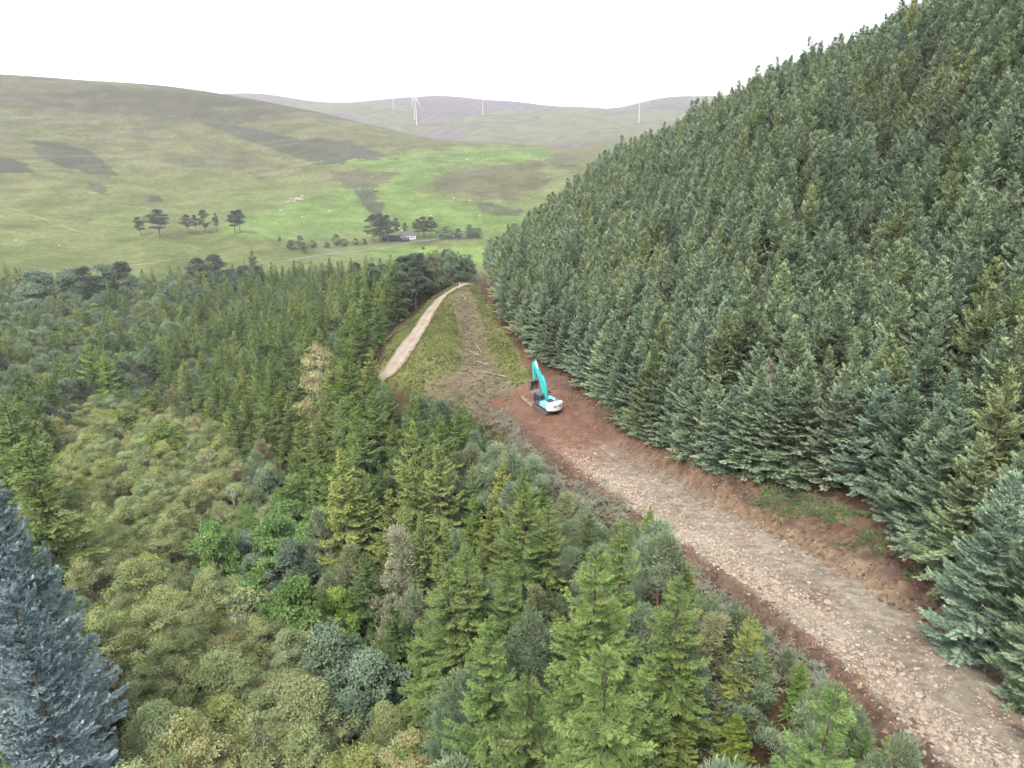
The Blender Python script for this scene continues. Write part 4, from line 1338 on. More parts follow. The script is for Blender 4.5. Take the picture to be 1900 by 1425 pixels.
# tones of individual trees: colours the tree itself has
r8 = np.random.default_rng(88)
for q in TREES:
    q['tone_word'] = ''
    if q['tone'] is None:
        k = r8.random()
        g = 1 + r8.normal(0, 0.06) + r8.normal(0, 0.02, 3)
        q['tone'] = tuple(g)
        if q['kind'] in ('sitka', 'norway', 'pine', 'birch') and id(q):
            if k < (0.06 if q['kind'] in ('sitka', 'birch') else 0.10):
                q['tone'] = (1.10 * g[0], 1.07 * g[1], 0.84 * g[2]); q['tone_word'] = 'yellowish'
            elif k < 0.22:
                q['tone'] = (0.95 * g[0], 1.0 * g[1], 1.10 * g[2]); q['tone_word'] = 'bluish'
            elif k < 0.27 and q['kind'] in ('birch', 'pine'):
                q['tone'] = (1.12 * g[0], 1.0 * g[1], 0.94 * g[2]); q['tone_word'] = 'brownish'
            elif k < 0.36:
                q['tone'] = (0.72 * g[0], 0.76 * g[1], 0.76 * g[2]); q['tone_word'] = 'dark'

# labels: edge trees by their place in the row, neighbours of the trees that stand out, the rest by kind, colour and wood
ORD = ['first', 'second', 'third', 'fourth', 'fifth', 'sixth', 'seventh', 'eighth', 'ninth', 'tenth', 'eleventh', 'twelfth', 'thirteenth', 'fourteenth', 'fifteenth', 'sixteenth', 'seventeenth', 'eighteenth', 'nineteenth', 'twentieth']
TENS = ['', '', 'twenty', 'thirty', 'forty', 'fifty', 'sixty', 'seventy', 'eighty', 'ninety']


def ordinal(n):
    return ORD[n - 1] if n <= 20 else (TENS[n // 10] + '-' + ORD[n % 10 - 1] if n % 10 else TENS[n // 10][:-1] + 'ieth')


front = sorted([q for q in single['sitka'] if q.get('ed', 99) < 2.4 and q['y'] < 210 and q['vis'] > 30], key=lambda q: -q['y'])
for n, q in enumerate(front):
    q['label'] = f"{ordinal(n + 1)} spruce of the plantation's front row, counted from the far end towards the camera"
done = set()
everyone = [q for k in single for q in single[k]]
for hq in HEROES:
    if not hq.get('short') or hq['vis'] == 0:
        continue
    hx_, hy_ = hq['px']
    secs = {}
    for q in everyone:
        if q['label'] or q['kind'] not in SHORT or q['vis'] < 12:
            continue
        dx, dy = q['px'][0] - hx_, q['px'][1] - hy_
        rr_ = math.hypot(dx, dy)
        if 12 < rr_ < 230:
            secs.setdefault((int(round(math.atan2(dy, dx) / (math.pi / 4))) % 8, q['kind']), []).append((rr_, id(q), q))
    for (sec, kind), lst in secs.items():
        word = ('right of', 'to the lower right of', 'directly below', 'to the lower left of', 'left of', 'to the upper left of', 'directly above', 'to the upper right of')[sec]
        for rank, (_a, _b, q) in enumerate(sorted(lst)[:5]):
            if q['label']:
                continue
            lab = f"{('nearest', 'second nearest', 'third nearest', 'fourth nearest', 'fifth nearest')[rank]} {SHORT[kind]} {word} {hq['short']}"
            if lab not in done and len(lab.split()) <= 16:
                done.add(lab)
                q['label'] = lab
for q in everyone:
    if q['label']:
        continue
    tw = (q['tone_word'] + ' ') if q['tone_word'] else ''
    if q['zone'] == 'plant':
        u_, v_ = q['px']
        band = 'just behind the front row' if q['ed'] < 7 else ('in the lower part of the slope' if q['y'] < 75 else ('in the middle of the slope' if q['y'] < 130 else 'towards the far shoulder'))
        q['label'] = f"{tw}spruce inside the plantation on the right, {band}"
        q['group'] = 'spruces of the hillside plantation'
    else:
        lk = LOOK[q['kind']]
        q['label'] = f"{tw}{lk} {WHERE[q['zone']]}"
        q['group'] = f"{CAT[q['kind']]} trees {WHERE[q['zone']]}"


def place_tree(q):
    kind = q['kind']
    vars_ = T[kind + '_fine'] if kind + '_fine' in T and math.hypot(q['x'], q['y']) < 62 else T[kind]
    i = q['var'] if q.get('var') is not None else random.randrange(len(vars_))
    cm, tm, H, R = vars_[i % len(vars_)]
    s = q['h'] / H
    name = q.get('name') or KIND_NAME[kind]
    root = bpy.data.objects.new(name, None)
    COL.objects.link(root)
    root.empty_display_size = 0.3
    root.location = (q['x'], q['y'], q['z'])
    root.rotation_euler = (random.gauss(0, 0.015), random.gauss(0, 0.015), q['rot'])
    root.scale = (s * q['w'], s * q['w'], s)
    root['label'] = q['label']
    root['category'] = CAT[kind]
    g = q.get('group') or {'sitka': 'spruces of the hillside plantation'}.get(kind)
    if not g and q['zone'] in WHERE:
        g = f"{CAT[kind]} trees {WHERE[q['zone']]}"
    if g:
        root['group'] = g
    tr = bpy.data.objects.new('trunk', tm)
    cr = bpy.data.objects.new('crown', cm)
    for o in (tr, cr):
        COL.objects.link(o)
        o.parent = root
    cr.color = tuple(q['tone']) + (1,)
    return root


for kind in single:
    for q in single[kind]:
        place_tree(q)

# the rest of each kind: one mass per kind, real trees set out by a point cloud
tmpl_cols = {}


def template_collection(kind):
    if kind in tmpl_cols:
        return tmpl_cols[kind]
    c = bpy.data.collections.new('templates_' + kind)
    for i, (cm, tm, H, R) in enumerate(T[kind]):
        vs, fs, mi, tn = [], [], [], []
        n0 = 0
        for k, me in enumerate((cm, tm)):
            co = np.empty(len(me.vertices) * 3, np.float32)
            me.vertices.foreach_get('co', co)
            lt = np.empty(len(me.polygons), np.int32)
            me.polygons.foreach_get('loop_total', lt)
            vi = np.empty(len(me.loops), np.int32)
            me.loops.foreach_get('vertex_index', vi)
            a = np.empty(len(me.vertices), np.float32)
            me.attributes['tint'].data.foreach_get('value', a)
            vs.append(co.reshape(-1, 3))
            tn.append(a)
            fs.append(vi.reshape(-1, 4) + n0)
            mi.append(np.full(len(lt), k))
            n0 += len(me.vertices)
        me = new_mesh(f'{kind}_whole_{i}', np.vstack(vs) / H, [np.vstack(fs)], None, False, {'tint': np.concatenate(tn)}, np.concatenate(mi), [cm.materials[0], tm.materials[0]])
        o = bpy.data.objects.new(f'{kind}_template_{i:02d}', me)
        c.objects.link(o)
    tmpl_cols[kind] = c
    return c


def tree_mass(name, label, cat, qs, kind):
    if not qs:
        return
    c = template_collection(kind)
    nv = len(T[kind])
    me = bpy.data.meshes.new(name)
    me.vertices.add(len(qs))
    me.vertices.foreach_set('co', np.array([(q['x'], q['y'], q['z']) for q in qs], np.float32).ravel())
    a = me.attributes.new('pick', 'INT', 'POINT')
    a.data.foreach_set('value', np.array([random.randrange(nv) for q in qs], np.int32))
    a = me.attributes.new('turn', 'FLOAT_VECTOR', 'POINT')
    a.data.foreach_set('vector', np.array([(0, 0, q['rot']) for q in qs], np.float32).ravel())
    a = me.attributes.new('size', 'FLOAT_VECTOR', 'POINT')
    a.data.foreach_set('vector', np.array([(q['h'] * q['w'], q['h'] * q['w'], q['h']) for q in qs], np.float32).ravel())
    o = link(name, me, kind='stuff', label=label, category=cat)
    ng = bpy.data.node_groups.new('set_out_' + name, 'GeometryNodeTree')
    ng.interface.new_socket('Geometry', in_out='INPUT', socket_type='NodeSocketGeometry')
    ng.interface.new_socket('Geometry', in_out='OUTPUT', socket_type='NodeSocketGeometry')
    gi, go = ng.nodes.new('NodeGroupInput'), ng.nodes.new('NodeGroupOutput')
    mp = ng.nodes.new('GeometryNodeMeshToPoints')
    ip = ng.nodes.new('GeometryNodeInstanceOnPoints')
    ci = ng.nodes.new('GeometryNodeCollectionInfo')
    ci.inputs['Collection'].default_value = c
    ci.inputs['Separate Children'].default_value = True
    ci.inputs['Reset Children'].default_value = True
    ip.inputs['Pick Instance'].default_value = True
    L = ng.links.new
    L(gi.outputs[0], mp.inputs['Mesh'])
    L(mp.outputs['Points'], ip.inputs['Points'])
    L(ci.outputs[0], ip.inputs['Instance'])
    for nm, typ, sock in (('pick', 'INT', 'Instance Index'), ('turn', 'FLOAT_VECTOR', 'Rotation'), ('size', 'FLOAT_VECTOR', 'Scale')):
        na = ng.nodes.new('GeometryNodeInputNamedAttribute')
        na.data_type = typ
        na.inputs['Name'].default_value = nm
        L(na.outputs['Attribute'], ip.inputs[sock])
    L(ip.outputs[0], go.inputs[0])
    md = o.modifiers.new('set_out', 'NODES')
    md.node_group = ng


MASS_NAME = {'sitka': ('spruce_plantation_mass', 'remaining spruces of the dense plantation on the right hillside', 'forest'), 'norway': ('spruce_wood_mass', 'remaining small or hidden spruces of the woods on the left', 'forest'), 'birch': ('birch_wood_mass', 'remaining birches of the olive birch wood lower left', 'forest'),
             'pine': ('pine_wood_mass', 'remaining grey-green pines of the woods on the left', 'forest')}
for kind in mass:
    nm = MASS_NAME.get(kind, (f'{KIND_NAME[kind]}_mass', f'remaining half-hidden {SHORT.get(kind, "tree")}s of the woods on the left', 'forest'))
    if kind in ('sitka', 'norway'):
        # one mass; its far trees use the simpler build
        qs = mass[kind]
        near_q = [q for q in qs if math.hypot(q['x'], q['y']) < 130]
        far_q = [q for q in qs if math.hypot(q['x'], q['y']) >= 130]
        c = template_collection(kind)
        cf = template_collection(kind + '_far')
        n1 = len(T[kind])
        both = bpy.data.collections.new('templates_both_' + kind)
        for o in list(c.objects) + list(cf.objects):
            both.objects.link(o)
        tmpl_cols[kind + '_both'] = both
        names = sorted(o.name for o in both.objects)
        near_i = [i for i, n in enumerate(names) if '_far_' not in n]
        far_i = [i for i, n in enumerate(names) if '_far_' in n]
        T[kind + '_both'] = T[kind] + T[kind + '_far']
        st = random.randrange
        picks = [random.choice(near_i) for q in near_q] + [random.choice(far_i) for q in far_q]
        random_backup = random.randrange
        it = iter(picks)
        random.randrange = lambda n: next(it)
        tree_mass(*nm, near_q + far_q, kind + '_both')
        random.randrange = random_backup
    else:
        tree_mass(*nm, mass[kind], kind)
print({k: (len(single[k]), len(mass[k])) for k in single})
for hq in HEROES:
    print('hero', hq['kind'], [round(c) for c in hq['px']], 'h', round(hq['h'], 1), 'vis', hq['vis'])

# ------------------------------------------------------------------ the new stony road
lat_g = np.arange(ROAD_L, ROAD_R + 0.01, 0.14)
ir = np.arange(len(road))
II, LL = np.meshgrid(ir, lat_g, indexing='ij')
RX = road[II, 0] + road_n[II, 0] * LL
RY = road[II, 1] + road_n[II, 1] * LL
nat = ground_z(RX, RY, under_road=False)
surf, bank = road_surface(II.ravel(), LL.ravel(), nat.ravel())
surf, bank = surf.reshape(II.shape), bank.reshape(II.shape)
s_m = II * STEP
inside = smoothstep(ROAD_L, ROAD_L + 0.7, LL) * (1 - smoothstep(ROAD_R - 0.7, ROAD_R, LL))
lump = fbm(RX / 0.5, RY / 0.5, 4, 91)
lump2 = fbm(RX / 1.6, RY / 1.6, 3, 92)
stony = smoothstep(22, 46, s_m + 14 * lump2)
left_b = smoothstep(-4.4, -5.2, LL + lump2 * 1.0)
rough_amp = 0.05 + 0.10 * smoothstep(-0.5, -3.5, LL) * stony + 0.42 * bank * (1 - smoothstep(7.2, 8.4, LL)) + 0.30 * left_b
surf = surf + inside * (lump * rough_amp * 1.5 + lump2 * 0.10)
surf = surf - (1 - inside) * 0.10
STONE = np.array([0.272, 0.238, 0.194])
EARTH = np.array([0.205, 0.118, 0.086])
DARK = np.array([0.150, 0.100, 0.078])
SOIL = np.array([0.215, 0.150, 0.098])
PEAT = np.array([0.105, 0.070, 0.056])
NEEDLE = np.array([0.150, 0.085, 0.060])
cv_ = EARTH + (STONE - EARTH) * stony[..., None]
fine_strip = np.exp(-((LL - 1.5 - 0.8 * lump2) / 1.3) ** 2) * stony
cv_ = cv_ * (1 + 0.12 * fine_strip[..., None])
damp = smoothstep(0.08, 0.22, fbm(RX / 2.6, RY / 6.0, 4, 93)) * 0.5
cv_ = cv_ * (1 - damp[..., None]) + (EARTH * 1.05) * damp[..., None]


def mixin(c, m):
    global cv_
    cv_ = cv_ * (1 - m[..., None]) + c * m[..., None]


mixin(DARK, left_b * 0.9)
mixin(SOIL * 1.0, smoothstep(3.9, 4.8, LL + lump2) * stony * 0.9)
mixin(EARTH * 0.9, smoothstep(3.9, 4.8, LL + lump2) * (1 - stony) * 0.9)
mixin(PEAT, smoothstep(5.4, 6.1, LL + lump2 * 1.2 + lump * 0.6) * (0.55 + 0.4 * smoothstep(-0.1, 0.1, lump2)))
mixin(NEEDLE, smoothstep(6.6, 7.4, LL + lump2))
cv_ = np.clip(cv_ * (1 + 0.9 * lump[..., None] * (0.35 + 0.65 * stony[..., None])), 0.02, 0.7)
nR, nL = II.shape
i2, j2 = np.meshgrid(np.arange(nR - 1), np.arange(nL - 1), indexing='ij')
k0 = (i2 * nL + j2).ravel()
quads = np.stack([k0, k0 + 1, k0 + nL + 1, k0 + nL], 1)
M_ROAD = attr_ground('road_rubble', 0.12, 1.3, 7.0, 0.5, 0.6, 0.06, (0.74, 0.68, 0.64))
rv = np.stack([RX.ravel(), RY.ravel(), surf.ravel()], 1)
me = new_mesh('stony_road', rv, quads, M_ROAD, True, {'cover': cv_.reshape(-1, 3)})
nrm = np.cross(rv[quads[0, 1]] - rv[quads[0, 0]], rv[quads[0, 3]] - rv[quads[0, 0]])
if nrm[2] < 0:
    me.flip_normals()
stony_road = link('stony_road', me, kind='structure')


def road_pos(s, lat):
    """world point on the road surface (array form)"""
    i = np.clip((s / STEP).astype(int), 0, nR - 1)
    j = np.clip(((lat - ROAD_L) / 0.14).astype(int), 0, nL - 1)
    return np.stack([RX[i, j], RY[i, j], surf[i, j]], 1)


# stones: the biggest ones singly, the small rubble as one mass
M_STONE = plain('stone_pale', (0.40, 0.335, 0.285), 0.85, 0.2, var=0.3, scale=4.0, bump=0.4)
M_STONE_D = plain('stone_brown', (0.27, 0.195, 0.145), 0.85, 0.2, var=0.3, scale=4.0, bump=0.4)
stone_meshes = []
for k in range(10):
    r = np.random.default_rng(900 + k)
    bm = bmesh.new()
    for p in unit(r.normal(0, 1, (16, 3))) * r.uniform(0.75, 1.1, (16, 1)) * np.array([1, r.uniform(0.6, 0.95), r.uniform(0.4, 0.7)]):
        bm.verts.new(p)
    bmesh.ops.convex_hull(bm, input=bm.verts)
    for vtx in [v for v in bm.verts if not v.link_faces]:
        bm.verts.remove(vtx)
    me = bpy.data.meshes.new('stone')
    bm.to_mesh(me)
    bm.free()
    me.materials.append(M_STONE if k % 4 else M_STONE_D)
    stone_meshes.append(me)
r9 = np.random.default_rng(909)
S_END = nR * STEP
ns = 1400
ss_ = r9.uniform(30, S_END - 2, ns)
ll_ = np.where(r9.random(ns) < 0.72, r9.normal(-2.9, 1.3, ns), r9.uniform(-4.6, 4.6, ns))
pp_ = road_pos(ss_, ll_)
uu_, vv_, dd_ = project(pp_[:, 0], pp_[:, 1], pp_[:, 2])
size = np.exp(r9.normal(-1.95, 0.42, ns))
size = np.clip(size, 0.09, 0.42)
pxs = size * 2 * FPX / dd_
cand_s = [i for i in np.argsort(-pxs) if 0 < uu_[i] < 1900 and 0 < vv_[i] < 1425 and -5.2 < ll_[i] < 5.5][:290]
for (u, v, sz) in [(1458, 1108, 0.55), (1535, 1128, 0.45), (1548, 1202, 0.42), (1557, 1198, 0.36), (1632, 1235, 0.5), (1385, 1070, 0.3), (1700, 1255, 0.4), (1485, 1170, 0.36), (1735, 1260, 0.42), (1540, 1040, 0.45)]:
    x, y, z = hit_ground(u, v, 20, 120)
    _, la = road_coords(np.array([x]), np.array([y]))
    o = link('stone', random.choice(stone_meshes), stony_road, (x, y, z + 0.45 + sz * 0.15), None, (sz, sz * 0.85, sz * 0.8))
    o.rotation_euler = (random.uniform(-0.3, 0.3), random.uniform(-0.3, 0.3), random.uniform(0, 6.28))
for i in cand_s:
    o = link('stone', random.choice(stone_meshes), stony_road, tuple(pp_[i] + np.array([0, 0, size[i] * 0.18])), None, (size[i], size[i] * random.uniform(0.7, 1), size[i] * random.uniform(0.7, 1.1)))
    o.rotation_euler = (random.uniform(-0.5, 0.5), random.uniform(-0.5, 0.5), random.uniform(0, 6.28))
nr_ = 21000
ss_ = r9.uniform(14, S_END, nr_)
ll_ = np.where(r9.random(nr_) < 0.72, r9.normal(-2.9, 1.25, nr_), r9.uniform(-4.8, 5.6, nr_))
okr = (ll_ > -5.3) & (ll_ < 6.2) & (r9.random(nr_) < 0.25 + 0.75 * smoothstep(18, 46, ss_))
ss_, ll_ = ss_[okr], ll_[okr]
pp_ = road_pos(ss_, ll_)
n = len(pp_)
sz = np.clip(np.exp(r9.normal(-2.75, 0.55, n)), 0.025, 0.22)
octv = np.array([[1, 0, 0], [0, 1, 0], [-1, 0, 0], [0, -1, 0], [0, 0, 1], [0, 0, -1.0]])
octf = np.array([[0, 1, 4], [1, 2, 4], [2, 3, 4], [3, 0, 4], [1, 0, 5], [2, 1, 5], [3, 2, 5], [0, 3, 5]])
ov = octv[None] * r9.uniform(0.55, 1.25, (n, 6, 1)) + r9.normal(0, 0.12, (n, 6, 3))
ov[..., 2] *= 0.75
a_ = r9.uniform(0, 6.28, n)
ca_, sa_ = np.cos(a_)[:, None], np.sin(a_)[:, None]
ov = np.stack([ov[..., 0] * ca_ - ov[..., 1] * sa_, ov[..., 0] * sa_ + ov[..., 1] * ca_, ov[..., 2]], -1) * sz[:, None, None] + pp_[:, None] + np.array([0, 0, 0.01])
of = (octf[None] + np.arange(n)[:, None, None] * 6).reshape(-1, 3)
tint_ = np.repeat((r9.uniform(0.75, 1.25, n)), 6)[:, None] * (np.repeat(smoothstep(20, 46, ss_), 6)[:, None] * (STONE * 1.12 - EARTH) + EARTH * 1.25)
tint_ = np.clip(tint_ * 1.15, 0, 0.6)
M_RUB = attr_ground('rubble_stone', 0.2, 2.0, 9.0, 0.35, 0.3, 0.03, (0.85, 0.8, 0.77))
link('rubble', new_mesh('rubble', ov.reshape(-1, 3), of, M_RUB, False, {'cover': tint_}), stony_road, kind='stuff')

# clods of turned soil on the cut bank and the verge
nc = 5200
sc_ = r9.uniform(4, S_END, nc)
lc_ = np.where(r9.random(nc) < 0.62, r9.normal(5.8, 0.9, nc), r9.normal(-5.6, 0.6, nc))
pc_ = road_pos(sc_, np.clip(lc_, ROAD_L + 0.3, ROAD_R - 0.3))
szc = np.clip(np.exp(r9.normal(-2.1, 0.5, nc)), 0.05, 0.38)
ovc = octv[None] * r9.uniform(0.55, 1.25, (nc, 6, 1)) + r9.normal(0, 0.15, (nc, 6, 3))
ovc[..., 2] *= 0.7
ovc = ovc * szc[:, None, None] + pc_[:, None]
ofc = (octf[None] + np.arange(nc)[:, None, None] * 6).reshape(-1, 3)
ccol = np.where((r9.random(nc) < 0.5)[:, None], SOIL * 0.95, np.where((r9.random(nc) < 0.5)[:, None], EARTH * 0.85, DARK)) * r9.uniform(0.7, 1.25, (nc, 1))
link('soil_clods', new_mesh('soil_clods', ovc.reshape(-1, 3), ofc, M_RUB, False, {'cover': np.repeat(ccol, 6, 0)}), stony_road, kind='stuff')

# ------------------------------------------------------------------ the old track over the spur, lanes and paths in the valley
def drape(name, pts, width, mat, n_across=3, lift=0.06, wob=0.0, colours=None, smooth_step=None, dmin=20, dmax=4000):
    w = np.array([hit_ground(u, v, dmin, dmax) for u, v in pts])
    ln = smooth_line(w, smooth_step or max(0.5, width / 4))
    t = np.gradient(ln[:, :2], axis=0)
    t /= np.linalg.norm(t, axis=1)[:, None] + 1e-9
    nn = np.stack([-t[:, 1], t[:, 0]], 1)
    off = np.linspace(-0.5, 0.5, n_across) * width
    wv = 1 + wob * (vnoise(np.arange(len(ln)) * 0.3, np.zeros(len(ln)), 5) - 0.5)
    gx_ = ln[:, None, 0] + nn[:, None, 0] * off * wv[:, None]
    gy_ = ln[:, None, 1] + nn[:, None, 1] * off * wv[:, None]
    gz_ = ground_z(gx_, gy_) + lift - 0.05 * (np.abs(off) / width * 2) ** 4
    n, m = gx_.shape
    a, b = np.meshgrid(np.arange(n - 1), np.arange(m - 1), indexing='ij')
    k = (a * m + b).ravel()
    q = np.stack([k, k + m, k + m + 1, k + 1], 1)
    at = None
    if colours is not None:
        at = {'cover': colours(gx_, gy_, np.broadcast_to(off / width * 2, gx_.shape)).reshape(-1, 3)}
    me = new_mesh(name, np.stack([gx_, gy_, gz_], -1).reshape(-1, 3), q, mat, True, at)
    v0 = np.array([me.polygons[0].normal[2]])
    if v0[0] < 0:
        me.flip_normals()
    return link(name, me, kind='structure')


def old_col(x, y, o):
    nse = fbm(x / 1.2, y / 1.2, 4, 17)
    c = np.array([0.30, 0.25, 0.205]) * (1 + 0.45 * nse[..., None])
    rut = np.exp(-((np.abs(o) - 0.42) / 0.16) ** 2)
    c = c * (1 + 0.12 * rut[..., None])
    e = smoothstep(0.72, 1.0, np.abs(o) + nse * 0.7)
    return np.clip(c * (1 - e[..., None]) + np.array([0.20, 0.17, 0.09]) * e[..., None], 0.03, 0.6)


drape('old_track', [(872, 528), (850, 534), (832, 543), (815, 557), (800, 576), (786, 600), (768, 627), (746, 658), (728, 683), (711, 702), (690, 725)], 3.7, attr_ground('track_gravel', 0.2, 1.0, 4.0, 0.25, 0.3, 0.05, (0.85, 0.8, 0.75)), 25, 0.30, 0.15, old_col, 0.35, 60, 260)
M_PATH = plain('path_pale', (0.200, 0.192, 0.105), 0.9, 0.1, var=0.25, scale=0.05)
M_LANE = plain('lane_grey', (0.185, 0.185, 0.165), 0.9, 0.1, var=0.2, scale=0.05)
M_HEDGE = plain('dyke_dark', (0.085, 0.08, 0.07), 0.9, 0.1, var=0.3, scale=0.05)
drape('path', [(235, 493), (290, 487), (360, 480), (440, 471), (500, 461), (545, 455), (600, 450), (680, 447)], 2.0, M_PATH, 3, 0.3, 0.2, None, 4, 350)
drape('lane', [(520, 487), (560, 479), (610, 472), (660, 467), (700, 463), (735, 457), (765, 449), (800, 446), (850, 443), (910, 439)], 3.2, M_LANE, 3, 0.35, 0, None, 4, 350)
drape('hill_path', [(0, 382), (60, 400), (110, 418), (150, 431), (200, 437)], 1.6, M_PATH, 3, 0.3, 0.2, None, 5, 350)
drape('hill_path', [(210, 382), (270, 386), (330, 393), (370, 399)], 1.6, M_PATH, 3, 0.3, 0.2, None, 5, 350)
drape('hill_path', [(410, 359), (450, 358), (500, 356), (560, 355), (610, 357)], 2.0, M_PATH, 3, 0.3, 0.2, None, 5, 350)
drape('farm_track', [(745, 232), (800, 231), (860, 229), (930, 227), (985, 225), (998, 221), (990, 216), (960, 214), (920, 214), (880, 216)], 11, M_HEDGE, 3, 1.0, 0, None, 18, 1500)
drape('farm_track', [(660, 203), (700, 205), (735, 207), (760, 208)], 9, M_HEDGE, 3, 1.0, 0, None, 18, 1500)
drape('farm_track', [(1120, 214), (1160, 208), (1200, 203), (1260, 202), (1320, 205)], 10, M_HEDGE, 3, 1.0, 0, None, 18, 1500)
drape('farm_track', [(1170, 229), (1210, 228), (1260, 227)], 10, M_HEDGE, 3, 1.0, 0, None, 18, 1500)

# ------------------------------------------------------------------ ground cover: felled tops, moss, heather, boughs (nobody could count them)
M_BRASH = foliage('felled_branches', (0.155, 0.115, 0.085), (0.37, 0.30, 0.225), 0.05, 0.01, 0.05)
M_BRASHG = foliage('felled_green_tops', (0.095, 0.12, 0.085), (0.26, 0.29, 0.215), 0.1, 0.01, 0.05)
M_TUFT = foliage('moss_and_grass', (0.10, 0.112, 0.04), (0.27, 0.29, 0.10), 0.2, 0.01, 0.05)
M_HEATHER = foliage('heather_bank', (0.10, 0.09, 0.055), (0.25, 0.215, 0.15), 0.1, 0.01, 0.05)
M_BOUGH = foliage('green_boughs', (0.065, 0.105, 0.045), (0.20, 0.27, 0.11), 0.15, 0.01, 0.05)
M_TWIG = foliage('bare_twigs', (0.12, 0.075, 0.055), (0.27, 0.18, 0.125), 0.0, 0.01, 0.05)


def ground_points(n, poly, box, seed, jit=0, dmin=40, dmax=240):
    r = np.random.default_rng(seed)
    x, y = r.uniform(box[0], box[1], n * 6), r.uniform(box[2], box[3], n * 6)
    z = ground_z(x, y)
    u, v, d = project(x, y, z)
    if jit:
        u, v = u + r.normal(0, jit, u.size), v + r.normal(0, jit, v.size)
    dd = np.hypot(x, y)
    ok = in_poly(u, v, poly) & (dd > dmin) & (dd < dmax) & ~hidden_by_ground(x, y, z + 1.0)
    return np.stack([x, y, z], 1)[ok][:n]


def fronds(pts, seed, length, twigs, tw_len, tw_w, lift=0.15, stem_w=0.05, tint=(0.2, 0.8), dirs=None, spread=0.8, zlift=0.25):
    """felled branches: a thin stem with side twigs, lying about"""
    r = np.random.default_rng(seed)
    g = Geo()
    n = len(pts)
    a = r.uniform(0, 6.28, n) if dirs is None else r.normal(dirs, 0.6, n)
    L = length * r.uniform(0.6, 1.4, n)
    slope = r.normal(0.02, 0.09, n)
    d = np.stack([np.cos(a), np.sin(a), slope], 1)
    d = unit(d)
    lat = np.stack([-np.sin(a), np.cos(a), np.zeros(n)], 1)
    zup = np.tile([0, 0, 1.0], (n, 1))
    base = pts + np.array([0, 0, lift]) - d * (L * 0.5)[:, None] * np.array([1, 1, 0])
    base[:, 2] = ground_z(base[:, 0], base[:, 1]) + r.uniform(0.03, lift * 2, n)
    end = base + d * L[:, None]
    end[:, 2] = ground_z(end[:, 0], end[:, 1]) + r.uniform(0.02, lift * 2.5, n)
    d = unit(end - base)
    tn = r.uniform(*tint, n)
    g.kites(base, d, zup, L, np.full(n, stem_w), np.clip(tn + 0.2, 0, 1), 0.3, 0.15)
    for k in range(twigs):
        s = r.uniform(0.1, 0.95, n)
        sg = r.choice([-1, 1], n)
        p = base + d * (L * s)[:, None]
        dd = d * 0.8 + lat * (sg * spread)[:, None] + zup * r.normal(zlift, 0.3, n)[:, None]
        g.kites(p, dd, zup + r.normal(0, 0.4, (n, 3)), tw_len * (1.2 - s * 0.7) * r.uniform(0.6, 1.3, n), tw_w * r.uniform(0.7, 1.3, n), np.clip(tn + r.normal(0, 0.18, n), 0, 1), 0.1, 0.4)
    return g


P_BRASH = [(838, 545), (872, 535), (895, 600), (915, 655), (935, 700), (985, 745), (990, 775), (1040, 830), (1100, 880), (1180, 930), (1235, 985), (1250, 1040), (1330, 1090), (1330, 1130), (1200, 1010), (1080, 930), (1000, 870), (900, 790), (800, 735), (780, 715), (850, 690), (862, 640), (845, 590)]
BOX = (-40, 30, 45, 215)
bp = ground_points(2100, P_BRASH, BOX, 31, 6)
link('felled_branches', fronds(bp, 32, 2.4, 14, 0.8, 0.05, 0.2, 0.06).mesh('felled_branches', M_BRASH), kind='stuff', label='tangle of brown felled branches strewn along the cleared strip', category='branches')
# verge of the new road: torn roots, twigs and tops pushed aside
rv_ = np.random.default_rng(351)
vs_, vl_ = rv_.uniform(6, S_END - 3, 900), rv_.uniform(-8.6, -5.0, 900)
vi_ = (vs_ / STEP).astype(int)
vx_, vy_ = road[vi_, 0] + road_n[vi_, 0] * vl_, road[vi_, 1] + road_n[vi_, 1] * vl_
vp_ = np.stack([vx_, vy_, ground_z(vx_, vy_) + 0.35], 1)
link('verge_brash', fronds(vp_, 355, 1.7, 14, 0.6, 0.045, 0.5, 0.05).mesh('verge_brash', M_BRASH), kind='stuff', label='brown twigs and torn roots along the left verge of the stony road', category='branches')
link('verge_tops', fronds(vp_ + rv_.normal(0, 0.8, (900, 3)) * np.array([1, 1, 0]), 356, 1.5, 24, 0.5, 0.085, 0.5, 0.04, (0.1, 0.8)).mesh('verge_tops', M_BRASHG), kind='stuff', label='grey-green cut tops pushed against the left verge of the stony road', category='branches')
bp = ground_points(650, P_BRASH, BOX, 33, 8)
link('felled_spruce_tops', fronds(bp, 34, 1.8, 24, 0.6, 0.09, 0.28, 0.05, (0.1, 0.8)).mesh('felled_spruce_tops', M_BRASHG), kind='stuff', label='grey-green felled spruce tops lying among the brown branches', category='branches')
P_SPUR = [(703, 708), (712, 655), (740, 615), (795, 562), (838, 533), (872, 522), (905, 560), (935, 620), (975, 690), (1010, 760), (960, 800), (880, 775), (780, 735)]
gp = ground_points(8000, P_SPUR, BOX, 35, 4)
ot_w = np.array([hit_ground(u, v, 60, 260)[:2] for u, v in [(872, 528), (850, 534), (832, 543), (815, 557), (800, 576), (786, 600), (768, 627), (746, 658), (728, 683), (711, 702)]])
r35 = np.random.default_rng(351)
gu, gv, _ = project(gp[:, 0], gp[:, 1], gp[:, 2])
gp = gp[~(in_poly(gu, gv, P_BRASH) & (r35.random(len(gp)) < 0.8))]
gp = gp[poly_dist(gp[:, 0], gp[:, 1], [tuple(p) for p in ot_w]) > 2.0]
g = Geo()
r = np.random.default_rng(36)
